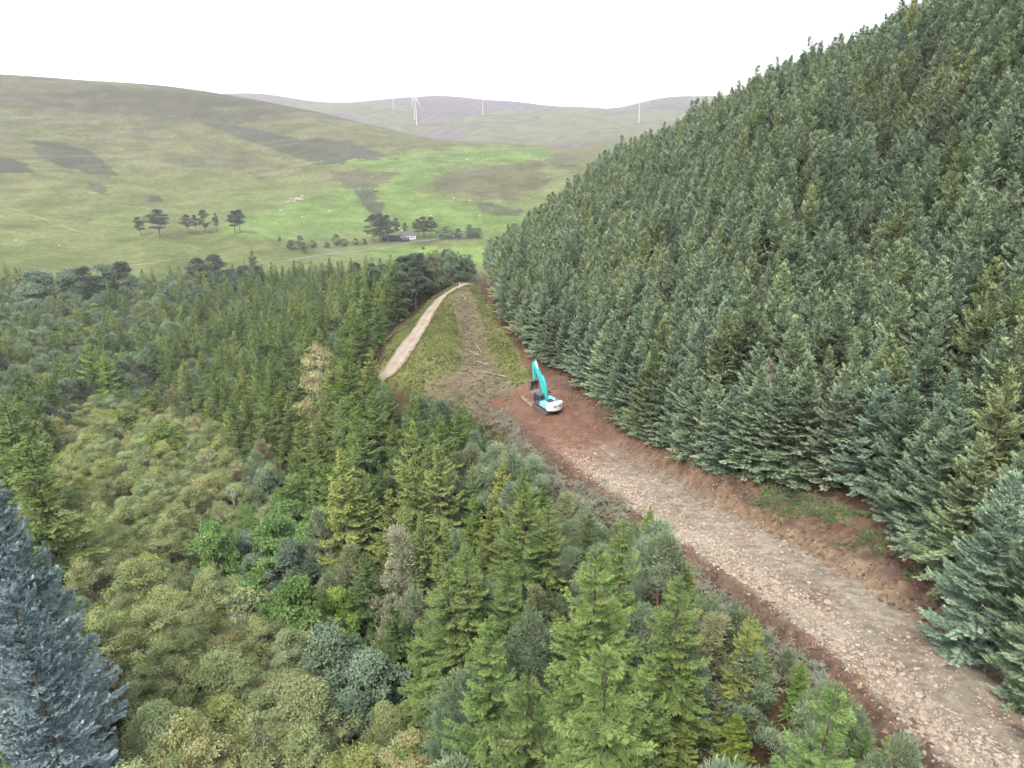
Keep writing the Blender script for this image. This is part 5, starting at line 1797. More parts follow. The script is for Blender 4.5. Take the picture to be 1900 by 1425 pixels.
for k in range(4):
    n = len(gp)
    a = r.uniform(0, 6.28, n)
    d = np.stack([np.cos(a), np.sin(a), r.uniform(0.4, 1.4, n)], 1)
    tt = np.clip(0.45 + 1.3 * fbm(gp[:, 0] / 5, gp[:, 1] / 5, 3, 37) + r.normal(0, 0.13, n), 0, 1)
    g.kites(gp + r.normal(0, 0.12, (n, 3)) * np.array([1, 1, 0]), d, r.normal(0, 1, (n, 3)), r.uniform(0.25, 0.6, n), r.uniform(0.1, 0.22, n), tt)
link('moss_and_grass', g.mesh('moss_and_grass', M_TUFT), kind='stuff', label='yellow-green moss and rough grass covering the spur beside the old track', category='grass')
# heather bank and what lies on it, above the cut
P_HEATH = [(1370, 900), (1450, 905), (1550, 930), (1590, 985), (1640, 1060), (1690, 1100), (1640, 1090), (1560, 1040), (1480, 975), (1420, 945)]
hp = ground_points(2600, P_HEATH, (15, 50, 35, 90), 41, 5, 40, 110)
g = Geo()
for k in range(6):
    n = len(hp)
    a = r.uniform(0, 6.28, n)
    d = np.stack([np.cos(a), np.sin(a), r.uniform(0.6, 1.6, n)], 1)
    tt = np.clip(0.5 + 1.6 * fbm(hp[:, 0] / 2, hp[:, 1] / 2, 3, 43) + r.normal(0, 0.15, n), 0, 1)
    g.kites(hp + r.normal(0, 0.08, (n, 3)) * np.array([1, 1, 0]), d, r.normal(0, 1, (n, 3)), r.uniform(0.15, 0.38, n), r.uniform(0.06, 0.14, n), tt)
link('heather', g.mesh('heather', M_HEATHER), kind='stuff', label='brownish heather on the bank between road cut and plantation', category='heather')
P_BOUGH = [[(1370, 915), (1420, 890), (1520, 905), (1545, 928), (1470, 935), (1400, 932)], [(1560, 945), (1600, 955), (1640, 1010), (1680, 1070), (1700, 1105), (1650, 1100), (1600, 1040), (1570, 990)], [(1120, 775), (1160, 785), (1180, 810), (1150, 800)], [(930, 625), (960, 650), (985, 690), (960, 680)], [(1010, 700), (1050, 715), (1040, 735), (1015, 725)]]
bp = np.vstack([ground_points(n, pl, (-20, 50, 35, 180), 44 + k, 3, 40, 200) for k, (pl, n) in enumerate(zip(P_BOUGH, (190, 260, 50, 50, 50)))])
link('green_boughs', fronds(bp, 47, 1.5, 26, 0.55, 0.13, 0.25, 0.04, (0.2, 0.8)).mesh('green_boughs', M_BOUGH), kind='stuff', label='green spruce boughs lying along the foot of the plantation', category='branches')
# grass and fern clumps along the top of the cut bank
r61 = np.random.default_rng(61)
bs_, bl_ = r61.uniform(22, S_END - 2, 5200), r61.uniform(5.6, 10.5, 5200)
bi_ = (bs_ / STEP).astype(int)
bx2, by2 = road[bi_, 0] + road_n[bi_, 0] * bl_, road[bi_, 1] + road_n[bi_, 1] * bl_
okb = (fbm(bx2 / 3.2, by2 / 3.2, 3, 66) + 0.05 * (bl_ - 7.2)) > 0.04
bx2, by2, bl2, bs2 = bx2[okb], by2[okb], bl_[okb], bs_[okb]
bz2 = np.where(bl2 < ROAD_R - 0.2, road_pos(bs2, bl2)[:, 2], ground_z(bx2, by2))
bp2 = np.stack([bx2, by2, bz2], 1)
g = Geo()
n = len(bp2)
for k in range(7):
    a = r61.uniform(0, 6.28, n)
    d = np.stack([np.cos(a), np.sin(a), r61.uniform(0.3, 1.3, n)], 1)
    tt = np.clip(0.5 + 1.4 * fbm(bp2[:, 0] / 2, bp2[:, 1] / 2, 3, 67) + r61.normal(0, 0.15, n), 0, 1)
    g.kites(bp2 + r61.normal(0, 0.12, (n, 3)) * np.array([1, 1, 0]), d, r61.normal(0, 1, (n, 3)), r61.uniform(0.2, 0.5, n), r61.uniform(0.05, 0.13, n), tt)
link('bank_grass', g.mesh('bank_grass', M_BOUGH), kind='stuff', label='patches of green grass and fern on top of the cut bank', category='grass')
P_TWIG = [(1300, 850), (1430, 880), (1560, 905), (1640, 965), (1700, 1035), (1800, 1125), (1900, 1205), (1900, 1290), (1790, 1200), (1690, 1120), (1600, 1010), (1540, 925), (1400, 905), (1250, 850), (1160, 800), (1060, 740), (1000, 700), (1010, 690), (1150, 772)]
bp = ground_points(420, P_TWIG, (0, 55, 25, 130), 51, 6, 30, 140)
link('bare_twigs', fronds(bp, 52, 1.8, 12, 0.7, 0.03, 0.3, 0.035, (0.1, 0.9), None, 0.9, 0.5).mesh('bare_twigs', M_TWIG), kind='stuff', label='bare brown lower twigs along the plantation edge', category='twigs')

# felled stems, each its own thing
M_LOG = plain('fresh_log', (0.46, 0.36, 0.22), 0.8, 0.2, var=0.25, scale=5)
M_LOGEND = plain('cut_wood', (0.60, 0.47, 0.30), 0.8, 0.2, var=0.15, scale=9)


def log(u0, v0, u1, v1, rad, label):
    p0 = np.array(hit_ground(u0, v0, 30, 260))
    p1 = np.array(hit_ground(u1, v1, 30, 260))
    root = link('felled_log', None, loc=tuple(p0), label=label, category='log', group='felled logs on the cleared strip')
    d = p1 - p0
    ts = np.linspace(0, 1, 9)
    pts = ts[:, None] * d + np.stack([np.sin(ts * 4) * 0.06, np.cos(ts * 3) * 0.05, rad + 0.25 + 0.05 * np.sin(ts * 6)], 1)
    g = Geo()
    rr_ = rad * 0.72 * (1.0 - 0.55 * (1 - ts))
    g.tube(pts, rr_, 8)
    link('stem', g.mesh('log_stem', M_LOG, True), root)
    e = Geo()
    tdir = unit((pts[-1] - pts[-2])[None])[0]
    e.tube(np.array([pts[-1] - tdir * 0.02, pts[-1] + tdir * 0.01, pts[-1] + tdir * 0.012]), np.array([rr_[-1] * 1.01, rr_[-1] * 1.01, 0.004]), 8)
    link('cut_end', e.mesh('log_end', M_LOGEND), root)
    b = Geo()
    for k in range(5):
        t = random.uniform(0.1, 0.8)
        p = t * d + np.array([0, 0, rad + 0.25])
        q = p + np.array([random.uniform(-0.5, 0.5), random.uniform(-0.5, 0.5), random.uniform(0.15, 0.5)])
        b.tube(np.array([p, (p + q) / 2, q]), np.array([0.035, 0.025, 0.012]), 4)
    link('branch_stubs', b.mesh('log_stubs', M_LOG), root, kind='stuff')


for a in [(894, 693, 940, 702, 0.16, 'long pale log lying left of the raised bucket'), (880, 673, 911, 681, 0.14, 'pale log above the long one on the cleared strip'), (969, 744, 988, 756, 0.17, 'nearer yellow log just in front of the excavator track'),
          (966, 740, 990, 751, 0.15, 'farther yellow log of the pair in front of the excavator track'), (982, 777, 999, 804, 0.12, 'thin pale log along the road edge left of the excavator'), (838, 697, 861, 695, 0.13, 'short log lying across the strip, farthest left of the logs'),
          (857, 551, 865, 558, 0.2, 'short pale log near the far end of the old track'), (880, 639, 894, 656, 0.12, 'thin log pointing down the cleared strip'), (869, 655, 889, 661, 0.12, 'thin log crossing the middle of the cleared strip'),
          (1242, 1043, 1264, 1051, 0.13, 'dark short log end beside the yellow-green roadside spruce'), (1432, 1163, 1452, 1173, 0.09, 'thin broken stem on the dark verge of the stony road')]:
    log(*a)

# ------------------------------------------------------------------ the excavator
def bm_obj(name, bm, mat, parent, bevel=0.0, smooth=False, **props):
    if bevel:
        bmesh.ops.bevel(bm, geom=list(bm.edges), offset=bevel, segments=2, affect='EDGES', profile=0.6)
    bmesh.ops.recalc_face_normals(bm, faces=bm.faces)
    me = bpy.data.meshes.new(name)
    bm.to_mesh(me)
    bm.free()
    for m in (mat if isinstance(mat, (list, tuple)) else [mat]):
        me.materials.append(m)
    return link(name, me, parent, **props)


def box(x0, x1, y0, y1, z0, z1, bm=None):
    bm = bm or bmesh.new()
    vs = [bm.verts.new(p) for p in [(x0, y0, z0), (x1, y0, z0), (x1, y1, z0), (x0, y1, z0), (x0, y0, z1), (x1, y0, z1), (x1, y1, z1), (x0, y1, z1)]]
    for f in [(0, 3, 2, 1), (4, 5, 6, 7), (0, 1, 5, 4), (1, 2, 6, 5), (2, 3, 7, 6), (3, 0, 4, 7)]:
        bm.faces.new([vs[i] for i in f])
    return bm


def prism_yz(prof, x0, x1, bm=None):
    """outline in the machine's side view, given a width"""
    bm = bm or bmesh.new()
    a = [bm.verts.new((x0, y, z)) for y, z in prof]
    b = [bm.verts.new((x1, y, z)) for y, z in prof]
    n = len(prof)
    bm.faces.new(a)
    bm.faces.new(b[::-1])
    for i in range(n):
        j = (i + 1) % n
        bm.faces.new([a[i], b[i], b[j], a[j]])
    return bm


def prism_xy(prof, z0, z1, bm=None):
    bm = bm or bmesh.new()
    a = [bm.verts.new((x, y, z0)) for x, y in prof]
    b = [bm.verts.new((x, y, z1)) for x, y in prof]
    n = len(prof)
    bm.faces.new(a[::-1])
    bm.faces.new(b)
    for i in range(n):
        j = (i + 1) % n
        bm.faces.new([a[i], a[j], b[j], b[i]])
    return bm


def rod(p, q, r, sides=10, bm=None):
    bm = bm or bmesh.new()
    p, q = Vector(p), Vector(q)
    d = q - p
    m = Matrix.Translation((p + q) / 2) @ d.to_track_quat('Z', 'Y').to_matrix().to_4x4()
    bmesh.ops.create_cone(bm, cap_ends=True, segments=sides, radius1=r, radius2=r, depth=d.length, matrix=m)
    return bm


M_TURQ = plain('paint_turquoise', (0.05, 0.52, 0.53), 0.35, 0.5, var=0.06, scale=2)
M_TURQ_L = plain('paint_pale_turquoise', (0.25, 0.68, 0.66), 0.35, 0.5, var=0.05, scale=2)
M_WHITE = plain('paint_white', (0.80, 0.82, 0.81), 0.35, 0.5, var=0.05, scale=2)
M_GREY = plain('paint_dark_grey', (0.10, 0.105, 0.125), 0.5, 0.4, var=0.15, scale=3)
M_BLACK = plain('black_rubber', (0.025, 0.026, 0.03), 0.6, 0.3, var=0.2, scale=3)
M_STEEL = plain('track_steel_muddy', (0.19, 0.125, 0.10), 0.8, 0.3, var=0.35, scale=4)
M_BUCKET = plain('bucket_worn_steel', (0.22, 0.165, 0.14), 0.6, 0.4, 0.3, var=0.35, scale=3)
M_TEETH = plain('bucket_teeth', (0.45, 0.36, 0.27), 0.5, 0.4, 0.2, var=0.2, scale=5)
M_CHROME = plain('ram_chrome', (0.7, 0.72, 0.73), 0.2, 0.5, 0.9, var=0.05)
M_GLASS, t_, out_ = nodes('cab_glass')
b_ = N_(t_, 'ShaderNodeBsdfPrincipled', Roughness=0.08)
b_.inputs['Base Color'].default_value = (0.03, 0.04, 0.055, 1)
b_.inputs['Specular IOR Level'].default_value = 0.6
t_.links.new(b_.outputs[0], out_.inputs[0])

ex_x, ex_y, ex_z = hit_ground(1014, 765, 60, 160)
_, _lat = road_coords(np.array([ex_x]), np.array([ex_y]))
exc = link('excavator', None, loc=(ex_x, ex_y, ex_z + 0.30), rz=math.radians(25), label='turquoise tracked excavator with white counterweight and raised boom at the road head', category='excavator')
exc.empty_display_size = 1
exc.rotation_euler = (math.radians(1.5), 0, math.radians(30))
for sx in (-1, 1):
    # stadium-shaped crawler, shoes as ribs round its rim
    prof = []
    for k in range(9):
        a = math.pi / 2 + math.pi * k / 8
        prof.append((-1.75 + 0.47 * math.cos(a), 0.47 + 0.47 * math.sin(a)))
    for k in range(9):
        a = -math.pi / 2 + math.pi * k / 8
        prof.append((1.75 + 0.47 * math.cos(a), 0.47 + 0.47 * math.sin(a)))
    cr = bm_obj('crawler', prism_yz(prof, sx * 1.3 - 0.3, sx * 1.3 + 0.3), M_STEEL, exc)
    P2 = np.array(prof + prof[:1])
    seg = np.concatenate([[0], np.cumsum(np.linalg.norm(np.diff(P2, axis=0), axis=1))])
    nsh = 44
    for k in range(nsh):
        s = seg[-1] * k / nsh
        y, z = np.interp(s, seg, P2[:, 0]), np.interp(s, seg, P2[:, 1])
        y2, z2 = np.interp((s + 0.01) % seg[-1], seg, P2[:, 0]), np.interp((s + 0.01) % seg[-1], seg, P2[:, 1])
        if k == 0:
            shoe_me = bpy.data.meshes.new('shoe')
            bm = box(-0.31, 0.31, -0.075, 0.075, -0.01, 0.035)
            box(-0.31, 0.31, -0.012, 0.012, 0.035, 0.06, bm)
            bm.to_mesh(shoe_me)
            bm.free()
            shoe_me.materials.append(M_STEEL)
        o = link('shoe', shoe_me, cr, (sx * 1.3, y, z))
        o.rotation_euler = (math.atan2(z2 - z, y2 - y) + math.pi, 0, 0)
    for k, y in enumerate((-1.75, 1.75)):
        bm = rod((sx * 1.62, y, 0.47), (sx * 0.98, y, 0.47), 0.33, 14)
        bm_obj('sprocket' if k else 'idler', bm, M_GREY, cr)
    for y in (-1.1, -0.55, 0, 0.55, 1.1):
        bm_obj('roller', rod((sx * 1.62, y, 0.24), (sx * 0.98, y, 0.24), 0.14, 10), M_GREY, cr)
    bm_obj('track_frame', box(sx * 1.3 - 0.32, sx * 1.3 + 0.32, -1.4, 1.4, 0.34, 0.66), M_GREY, cr)
bm_obj('undercarriage', box(-1.05, 1.05, -0.8, 0.8, 0.45, 0.95), M_GREY, exc, 0.06)
bm_obj('slew_ring', rod((0, 0, 0.93), (0, 0, 1.14), 0.62, 20), M_BLACK, exc)
deck = bm_obj('deck', box(-1.45, 1.45, -2.3, 2.0, 1.12, 1.34), M_GREY, exc, 0.04)
# engine house: two side lockers, hood between them
bm_obj('side_locker', prism_yz([(-2.1, 1.34), (0.0, 1.34), (0.0, 2.05), (-0.4, 2.22), (-2.1, 2.22)], -1.5, -0.6), M_TURQ_L, exc, 0.05)
bm_obj('side_locker', prism_yz([(-2.1, 1.34), (1.6, 1.34), (1.6, 1.75), (1.2, 2.15), (-2.1, 2.22)], 0.62, 1.5), M_TURQ_L, exc, 0.05)
bm_obj('engine_hood', prism_yz([(-2.1, 1.34), (0.0, 1.34), (0.0, 2.2), (-2.1, 2.34)], -0.58, 0.60), M_TURQ, exc, 0.04)
grille = bm_obj('hood_plate', box(-0.75, 0.5, -1.75, -0.55, 2.32, 2.37), M_GREY, exc, 0.015)
for k in range(6):
    bm_obj('slat', box(-0.7, 0.45, -1.68 + k * 0.19, -1.60 + k * 0.19, 2.372, 2.39), M_BLACK, grille)
bm_obj('fuel_cap', rod((1.05, -1.1, 2.2), (1.05, -1.1, 2.30), 0.13), M_GREY, exc)
bm_obj('exhaust', rod((0.85, -1.75, 2.2), (0.85, -1.75, 2.75), 0.075), M_BLACK, exc)
prof = [(-1.5, -2.12), (1.5, -2.12), (1.5, -2.55)] + [(1.42 * math.cos(a), -2.55 - 0.62 * math.sin(a)) for a in np.linspace(0.25, math.pi - 0.25, 11)] + [(-1.5, -2.55)]
cw = bm_obj('counterweight', prism_xy(prof, 1.18, 2.42), M_WHITE, exc, 0.07)
# dark lettering on the counterweight: too small in the photograph to read, set as short bars
xx = -0.62
for wd, hgt, dz in [(0.13, 0.20, 0), (0.10, 0.20, 0), (0.13, 0.16, -0.01), (0.04, 0.22, 0.01), (0.0, 0, 0), (0.05, 0.08, 0.07), (0.0, 0, 0), (0.0, 0, 0), (0.14, 0.20, 0), (0.12, 0.22, 0), (0.10, 0.20, 0)]:
    if wd > 0:
        yb = -3.185 + 0.10 * abs(xx + wd / 2) ** 2
        bm_obj('lettering', box(xx, xx + wd, yb - 0.012, yb + 0.05, 1.83 + dz, 1.83 + hgt + dz), M_BLACK, cw)
    xx += (wd or 0.04) + 0.05
# cab
cab = bm_obj('cab', prism_yz([(0.05, 1.34), (1.95, 1.34), (2.02, 1.9), (1.75, 3.05), (0.05, 3.05)], -1.48, -0.52), M_GREY, exc, 0.05)
bm_obj('cab_roof', box(-1.50, -0.50, 0.03, 1.78, 3.05, 3.13), M_GREY, cab, 0.03)
bm_obj('window', prism_yz([(0.22, 2.0), (1.0, 2.0), (1.0, 2.92), (0.22, 2.92)], -1.495, -1.482), M_GLASS, cab)
bm_obj('window', prism_yz([(1.1, 1.6), (1.86, 1.6), (1.90, 1.95), (1.68, 2.92), (1.1, 2.92)], -1.495, -1.482), M_GLASS, cab)
bm_obj('window', box(-1.38, -0.62, 0.035, 0.048, 2.25, 2.92), M_GLASS, cab)
bm_obj('window', prism_yz([(0.2, 2.0), (1.85, 2.0), (1.65, 2.92), (0.2, 2.92)], -0.518, -0.505), M_GLASS, cab)
bm_obj('windscreen', prism_yz([(2.035, 1.95), (2.045, 1.95), (1.79, 3.0), (1.78, 3.0)], -1.40, -0.60), M_GLASS, cab)
bm = rod((-1.56, 0.1, 2.1), (-1.56, 0.1, 2.7), 0.02, 6)
rod((-1.5, 0.1, 2.1), (-1.56, 0.1, 2.1), 0.02, 6, bm)
rod((-1.5, 0.1, 2.7), (-1.56, 0.1, 2.7), 0.02, 6, bm)
bm_obj('grab_rail', bm, M_BLACK, cab)
bm = rod((1.52, -0.2, 2.2), (1.52, -0.2, 2.95), 0.022, 6)
rod((1.52, -0.2, 2.95), (1.52, 1.3, 2.75), 0.022, 6, bm)
rod((1.52, 1.3, 2.75), (1.52, 1.3, 2.0), 0.022, 6, bm)
bm_obj('handrail', bm, M_BLACK, exc)
bm = rod((1.45, 1.55, 1.75), (1.65, 1.7, 2.5), 0.02, 6)
box(1.55, 1.78, 1.66, 1.72, 2.4, 2.75, bm)
bm_obj('mirror', bm, M_BLACK, exc)
# boom: cranked, raised; arm hanging down; bucket curled back towards the machine
boom = bm_obj('boom', prism_yz([(0.35, 1.75), (0.75, 1.45), (1.45, 3.4), (1.95, 4.45), (2.7, 5.25), (4.55, 7.0), (4.6, 7.3), (4.35, 7.5), (4.05, 7.4), (2.1, 5.95), (1.25, 5.2), (0.85, 4.5), (0.5, 3.2)], -0.2, 0.36), M_TURQ, exc, 0.05)
bm_obj('boom_stripe', prism_yz([(3.0, 6.64), (4.3, 7.58), (4.15, 7.66), (2.85, 6.74)], -0.1, 0.26), M_WHITE, boom)
for x in (-0.36, 0.52):
    bm_obj('boom_ram', rod((x, 1.85, 1.5), (x, 1.75, 3.0), 0.11), M_GREY, exc)
    bm_obj('ram_rod', rod((x, 1.75, 3.0), (x, 1.68, 4.35), 0.06), M_CHROME, exc)
bm_obj('arm_ram', rod((0.08, 1.75, 5.95), (0.08, 3.3, 7.25), 0.12), M_GREY, boom)
bm_obj('arm_ram_rod', rod((0.08, 3.3, 7.25), (0.08, 4.12, 7.95), 0.065), M_CHROME, boom)
for x in (-0.22, 0.38):
    bm_obj('hose', rod((x, 0.9, 4.6), (x, 2.0, 5.75), 0.035, 6), M_BLACK, boom)
arm = bm_obj('arm', prism_yz([(4.0, 8.1), (4.3, 7.9), (4.95, 7.1), (4.85, 6.6), (4.42, 4.25), (4.15, 4.18), (4.08, 4.4), (4.28, 6.4), (4.3, 7.1)], -0.12, 0.28), M_TURQ, exc, 0.04)
bm_obj('bucket_ram', rod((0.08, 4.98, 6.95), (0.08, 4.80, 5.5), 0.09), M_GREY, arm)
bm_obj('bucket_ram_rod', rod((0.08, 4.80, 5.5), (0.08, 4.68, 4.65), 0.05), M_CHROME, arm)
bm = rod((-0.05, 4.68, 4.65), (-0.05, 4.35, 4.55), 0.05, 8)
rod((0.21, 4.68, 4.65), (0.21, 4.55, 4.05), 0.06, 8, bm)
bm_obj('bucket_link', bm, M_GREY, arm)
# bucket: open shell facing the machine (the camera side)
bk = link('bucket', None, exc)
shell = [(y + 1.05, z - 0.28) for y, z in [(3.05, 4.45), (3.55, 4.45), (4.0, 4.05), (4.08, 3.3), (3.75, 2.8), (3.0, 2.55)]]
sh_in = [(y + 1.05, z - 0.28) for y, z in [(3.05, 4.35), (3.50, 4.35), (3.90, 4.0), (3.97, 3.34), (3.69, 2.89), (3.0, 2.64)]]
bm_obj('bucket_shell', prism_yz(shell + sh_in[::-1], -0.72, 0.88), M_BUCKET, bk)
for x in (-0.77, 0.88):
    bm_obj('bucket_side', prism_yz(shell, x, x + 0.05), M_BUCKET, bk)
for k in range(5):
    x = -0.70 + k * 0.36
    bm_obj('tooth', prism_yz([(y + 1.05, z - 0.28) for y, z in [(3.08, 2.72), (3.08, 2.52), (2.62, 2.40)]], x, x + 0.15), M_TEETH, bk)

# ------------------------------------------------------------------ cottage and shed
M_HARL = plain('white_harling', (0.78, 0.77, 0.74), 0.9, 0.2, var=0.08, scale=2)
M_SLATE = plain('slate_roof', (0.12, 0.125, 0.14), 0.7, 0.3, var=0.25, scale=3)
M_SHED = plain('dark_shed_wall', (0.05, 0.05, 0.055), 0.8, 0.2, var=0.2, scale=2)


def house(name, u, v, L, W, Hw, Hr, rz, wall_m, roof_m, label, wins, chimney):
    x, y, z = hit_ground(u, v, 400, 900)
    root = link(name, None, loc=(x, y, z - 0.3), rz=rz, label=label, category='cottage' if chimney else 'shed')
    wl = bm_obj('wall', prism_yz([(-W / 2, 0), (W / 2, 0), (W / 2, Hw), (0, Hw + Hr), (-W / 2, Hw)], -L / 2, L / 2), wall_m, root)
    k = Hr / (W / 2)
    for sg in (-1, 1):
        rf = bm_obj('roof', prism_yz([(sg * (W / 2 + 0.35), Hw - 0.35 * k + 0.05), (sg * (W / 2 + 0.35), Hw - 0.35 * k + 0.27), (0, Hw + Hr + 0.27), (0, Hw + Hr + 0.05)], -L / 2 - 0.25, L / 2 + 0.25), roof_m, root)
    if chimney:
        for s in (-1, 1):
            c = bm_obj('chimney', box(s * (L / 2 - 0.5) - 0.4, s * (L / 2 - 0.5) + 0.4, -0.35, 0.35, Hw + Hr - 0.3, Hw + Hr + 1.3), wall_m, root)
    for wx in wins:
        wn = bm_obj('window', box(wx - 0.5, wx + 0.5, -W / 2 - 0.03, -W / 2 + 0.05, 1.2, 2.5), M_GLASS, root)
        bm_obj('sill', box(wx - 0.6, wx + 0.6, -W / 2 - 0.12, -W / 2 - 0.03, 1.1, 1.2), M_HARL, wn)
    if chimney:
        bm_obj('door', box(-0.5, 0.5, -W / 2 - 0.04, -W / 2 + 0.05, 0.3, 2.4), M_GREY, root)


house('cottage', 759, 443, 11.5, 6.5, 3.4, 2.6, math.radians(6), M_HARL, M_SLATE, 'white cottage with slate roof among dark trees in the valley', (-4.0, -2.0, 2.0, 4.0), True)
house('cottage_wing', 747, 441, 5.5, 5.0, 3.6, 2.4, math.radians(96), M_HARL, M_SLATE, 'white gabled wing at the left end of the valley cottage', (-1.2, 1.2), True)
house('shed', 726, 446, 14, 6, 2.6, 1.6, math.radians(3), M_SHED, M_SHED, 'long low dark shed left of the white cottage', (), False)
house('shed', 752, 448, 6, 4, 1.8, 1.2, math.radians(25), M_SHED, M_SHED, 'small dark shed in front of the white cottage', (), False)

# ------------------------------------------------------------------ wind turbines on the far hills
M_TURB = plain('turbine_white', (0.62, 0.62, 0.64), 0.5, 0.4, var=0.02)
for (u, v, vh, phase, lab) in [(773, 232, 187, 30, 'nearest white wind turbine, its rotor showing as a Y'), (769, 222, 189, 75, 'white wind turbine half hidden just left of the nearest one'), (730, 206, 186, 50, 'leftmost white wind turbine on the far hill'),
                               (896, 214, 184, 20, 'white wind turbine in the middle of the far hill'), (968, 201, 186, 60, 'small white wind turbine right of the middle one'), (1185, 228, 187, 0, 'tall white wind turbine beside the plantation skyline'),
                               (1284, 202, 181, 40, 'rightmost white wind turbine peeping over the plantation')]:
    x, y, z = hit_ground(u, v, 1500, 3400)
    dep = y * CP - (z - CAM_Z) * SP
    hub = (v - vh) * dep / FPX / CP
    root = link('wind_turbine', None, loc=(x, y, z - 2), rz=math.radians(random.uniform(-20, 20)), label=lab, category='wind turbine', group='wind turbines on the far hills')
    g = Geo()
    zz = np.linspace(0, hub + 2, 7)
    g.tube(np.stack([zz * 0, zz * 0, zz], 1), np.linspace(hub * 0.016, hub * 0.010, 7), 14)
    link('tower', g.mesh('turbine_tower', M_TURB, True), root)
    bm_obj('nacelle', box(-hub * 0.03, hub * 0.03, -hub * 0.07, hub * 0.09, hub, hub * 1.065), M_TURB, root, hub * 0.01)
    bm_obj('rotor_hub', rod((0, -hub * 0.07, hub * 1.03), (0, -hub * 0.11, hub * 1.03), hub * 0.025, 12), M_TURB, root)
    Lb = hub * 0.44
    for k in range(3):
        a = math.radians(phase + 120 * k)
        g = Geo()
        tt = np.array([0, 0.06, 0.2, 0.5, 0.8, 1.0])
        ch = np.array([0.03, 0.034, 0.075, 0.05, 0.03, 0.008]) * Lb * 1.2
        d, sd = np.array([math.sin(a), 0, math.cos(a)]), np.array([math.cos(a), 0, -math.sin(a)])
        c0 = np.array([0, -hub * 0.092, hub * 1.03])
        vs = []
        for t, c in zip(tt, ch):
            p = c0 + d * Lb * t
            vs += [p - sd * c * 0.4, p + np.array([0, -c * 0.13, 0]), p + sd * c * 0.6, p + np.array([0, c * 0.13, 0])]
        q = []
        for i in range(5):
            for j in range(4):
                q.append((i * 4 + j, i * 4 + (j + 1) % 4, (i + 1) * 4 + (j + 1) % 4, (i + 1) * 4 + j))
        g.add(vs, quads=q)
        link('blade', g.mesh('turbine_blade', M_TURB, True), root)

# ------------------------------------------------------------------ sheep, a stone heap, posts
M_WOOL = plain('wool', (0.72, 0.69, 0.62), 0.95, 0.1, var=0.12, scale=6)
M_FACE = plain('sheep_face', (0.12, 0.10, 0.09), 0.9, 0.1, var=0.2, scale=6)


def sheep_mesh():
    g = Geo()
    ts = np.linspace(-1, 1, 9)
    r_ = 0.33 * np.sqrt(np.maximum(0, 1 - (np.abs(ts) ** 3)))
    g.tube(np.stack([ts * 0.55, ts * 0, 0.72 + 0.03 * ts], 1), np.maximum(r_, 0.05), 10)
    g.tube(np.array([[0.48, 0, 0.85], [0.62, 0, 0.95], [0.72, 0, 0.98]]), np.array([0.16, 0.13, 0.10]), 8)
    h = Geo()
    h.tube(np.array([[0.66, 0, 1.0], [0.78, 0, 0.97], [0.95, 0, 0.86]]), np.array([0.11, 0.12, 0.06]), 8)
    for x in (-0.36, 0.36):
        for y in (-0.15, 0.15):
            h.tube(np.array([[x, y, 0.55], [x + 0.03, y, 0.28], [x, y, 0.0]]), np.array([0.07, 0.045, 0.04]), 6)
    for y in (-1, 1):
        h.kites(np.array([[0.70, 0.07 * y, 1.05]]), np.array([[0, y, 0.1]]), np.array([[1, 0, 0.2]]), np.array([0.16]), np.array([0.07]), np.array([0.5]))
    return g.mesh('fleece', M_WOOL, True), h.mesh('head_and_legs', M_FACE, True)


fl, hl = sheep_mesh()
SHEEP = [(473, 413, 'lone sheep in the pasture right of the knoll pines'), (650, 363, 'sheep high in the pasture above the thicket'), (668, 352, 'sheep near the top of the left pasture'), (842, 369, 'left of two sheep on the bright pasture'), (872, 373, 'right of two sheep on the bright pasture'), (800, 402, 'sheep low on the bright pasture above the cottage trees'),
         (905, 295, 'sheep near the crest of the green hill'), (780, 305, 'sheep on the upper green field'), (740, 315, 'leftmost sheep on the upper green field'), (866, 297, 'sheep left of the crest sheep'), (935, 277, 'topmost sheep on the green crest'), (612, 393, 'sheep in the middle pasture'), (560, 404, 'sheep left in the middle pasture'), (30, 448, 'sheep at the far left field'),
         (110, 458, 'second sheep in the far left field'), (520, 392, 'sheep above the knoll row'), (690, 330, 'sheep beside the little burn'), (820, 290, 'sheep alone under the green skyline'), (955, 415, 'sheep beside the plantation edge'), (890, 402, 'sheep above the hedgerow')]
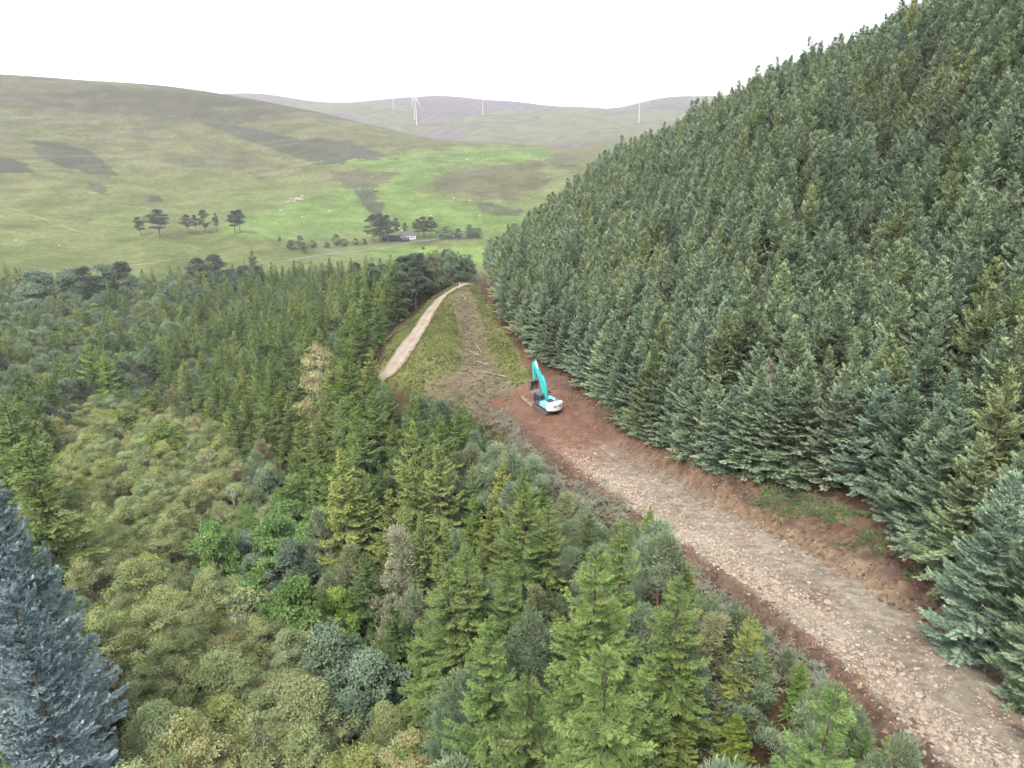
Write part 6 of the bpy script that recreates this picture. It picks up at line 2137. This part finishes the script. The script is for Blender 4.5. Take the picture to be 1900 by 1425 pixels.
for u, v, lab in SHEEP:
    x, y, z = hit_ground(u, v, 420, 1200)
    a = random.uniform(0, 6.28)
    root = link('sheep', None, loc=(x, y, z), rz=a, scale=1.15, label=lab, category='sheep', group='sheep grazing on the hills')
    link('fleece', fl, root)
    link('head_and_legs', hl, root)
x, y, z = hit_ground(549, 371, 400, 1200)
root = link('scree_patch', None, loc=(x, y, z), label='grey stone heap on the pasture below the dark heather', category='stone heap')
for k in range(60):
    px_, py_ = random.gauss(0, 4.0), random.gauss(0, 5.5)
    s_ = random.uniform(0.6, 1.5)
    link('stone', random.choice(stone_meshes), root, (px_, py_, gz(x + px_, y + py_) - z + 0.15), random.uniform(0, 6.28), s_)
M_POST = plain('post_wood', (0.26, 0.22, 0.17), 0.9, 0.1, var=0.25, scale=6)
for i, (u, v, h, m, lab) in enumerate([(834, 534, 1.3, M_POST, 'first wooden post beside the far end of the old track'), (842, 533, 1.3, M_POST, 'second wooden post at the far end of the old track'), (853, 531, 1.0, M_WHITE, 'white-topped post at the far end of the old track'), (861, 530, 1.3, M_POST, 'post right of the white-topped one'), (868, 529, 1.3, M_POST, 'last post by the plantation corner')]):
    x, y, z = hit_ground(u, v, 120, 260)
    root = link('fence_post', None, loc=(x, y, z - 0.1), rz=random.uniform(0, 3), label=lab, category='post', group='posts at the end of the old track')
    bm_obj('shaft', box(-0.07, 0.07, -0.07, 0.07, 0, h), m, root, 0.015)
    bm_obj('cap', prism_yz([(-0.09, h), (0.09, h), (0, h + 0.09)], -0.09, 0.09), m, root)

# ------------------------------------------------------------------ the air
z_lo, z_hi = float(TZ.min()) - 1.5, float(max(TZ.max(), CAM_Z)) + 25
mh, th, oh = nodes('haze')
pv = th.nodes.new('ShaderNodeVolumePrincipled')
pv.inputs['Color'].default_value = (0.93, 0.95, 1.0, 1)
pv.inputs['Density'].default_value = 0.00015
pv.inputs['Anisotropy'].default_value = 0.0
th.links.new(pv.outputs['Volume'], oh.inputs['Volume'])
bm_obj('haze', box(-9300, 9300, -9300, 9300, z_lo, z_hi), mh, None, kind='stuff', label='pale air fading the far hills', category='haze')
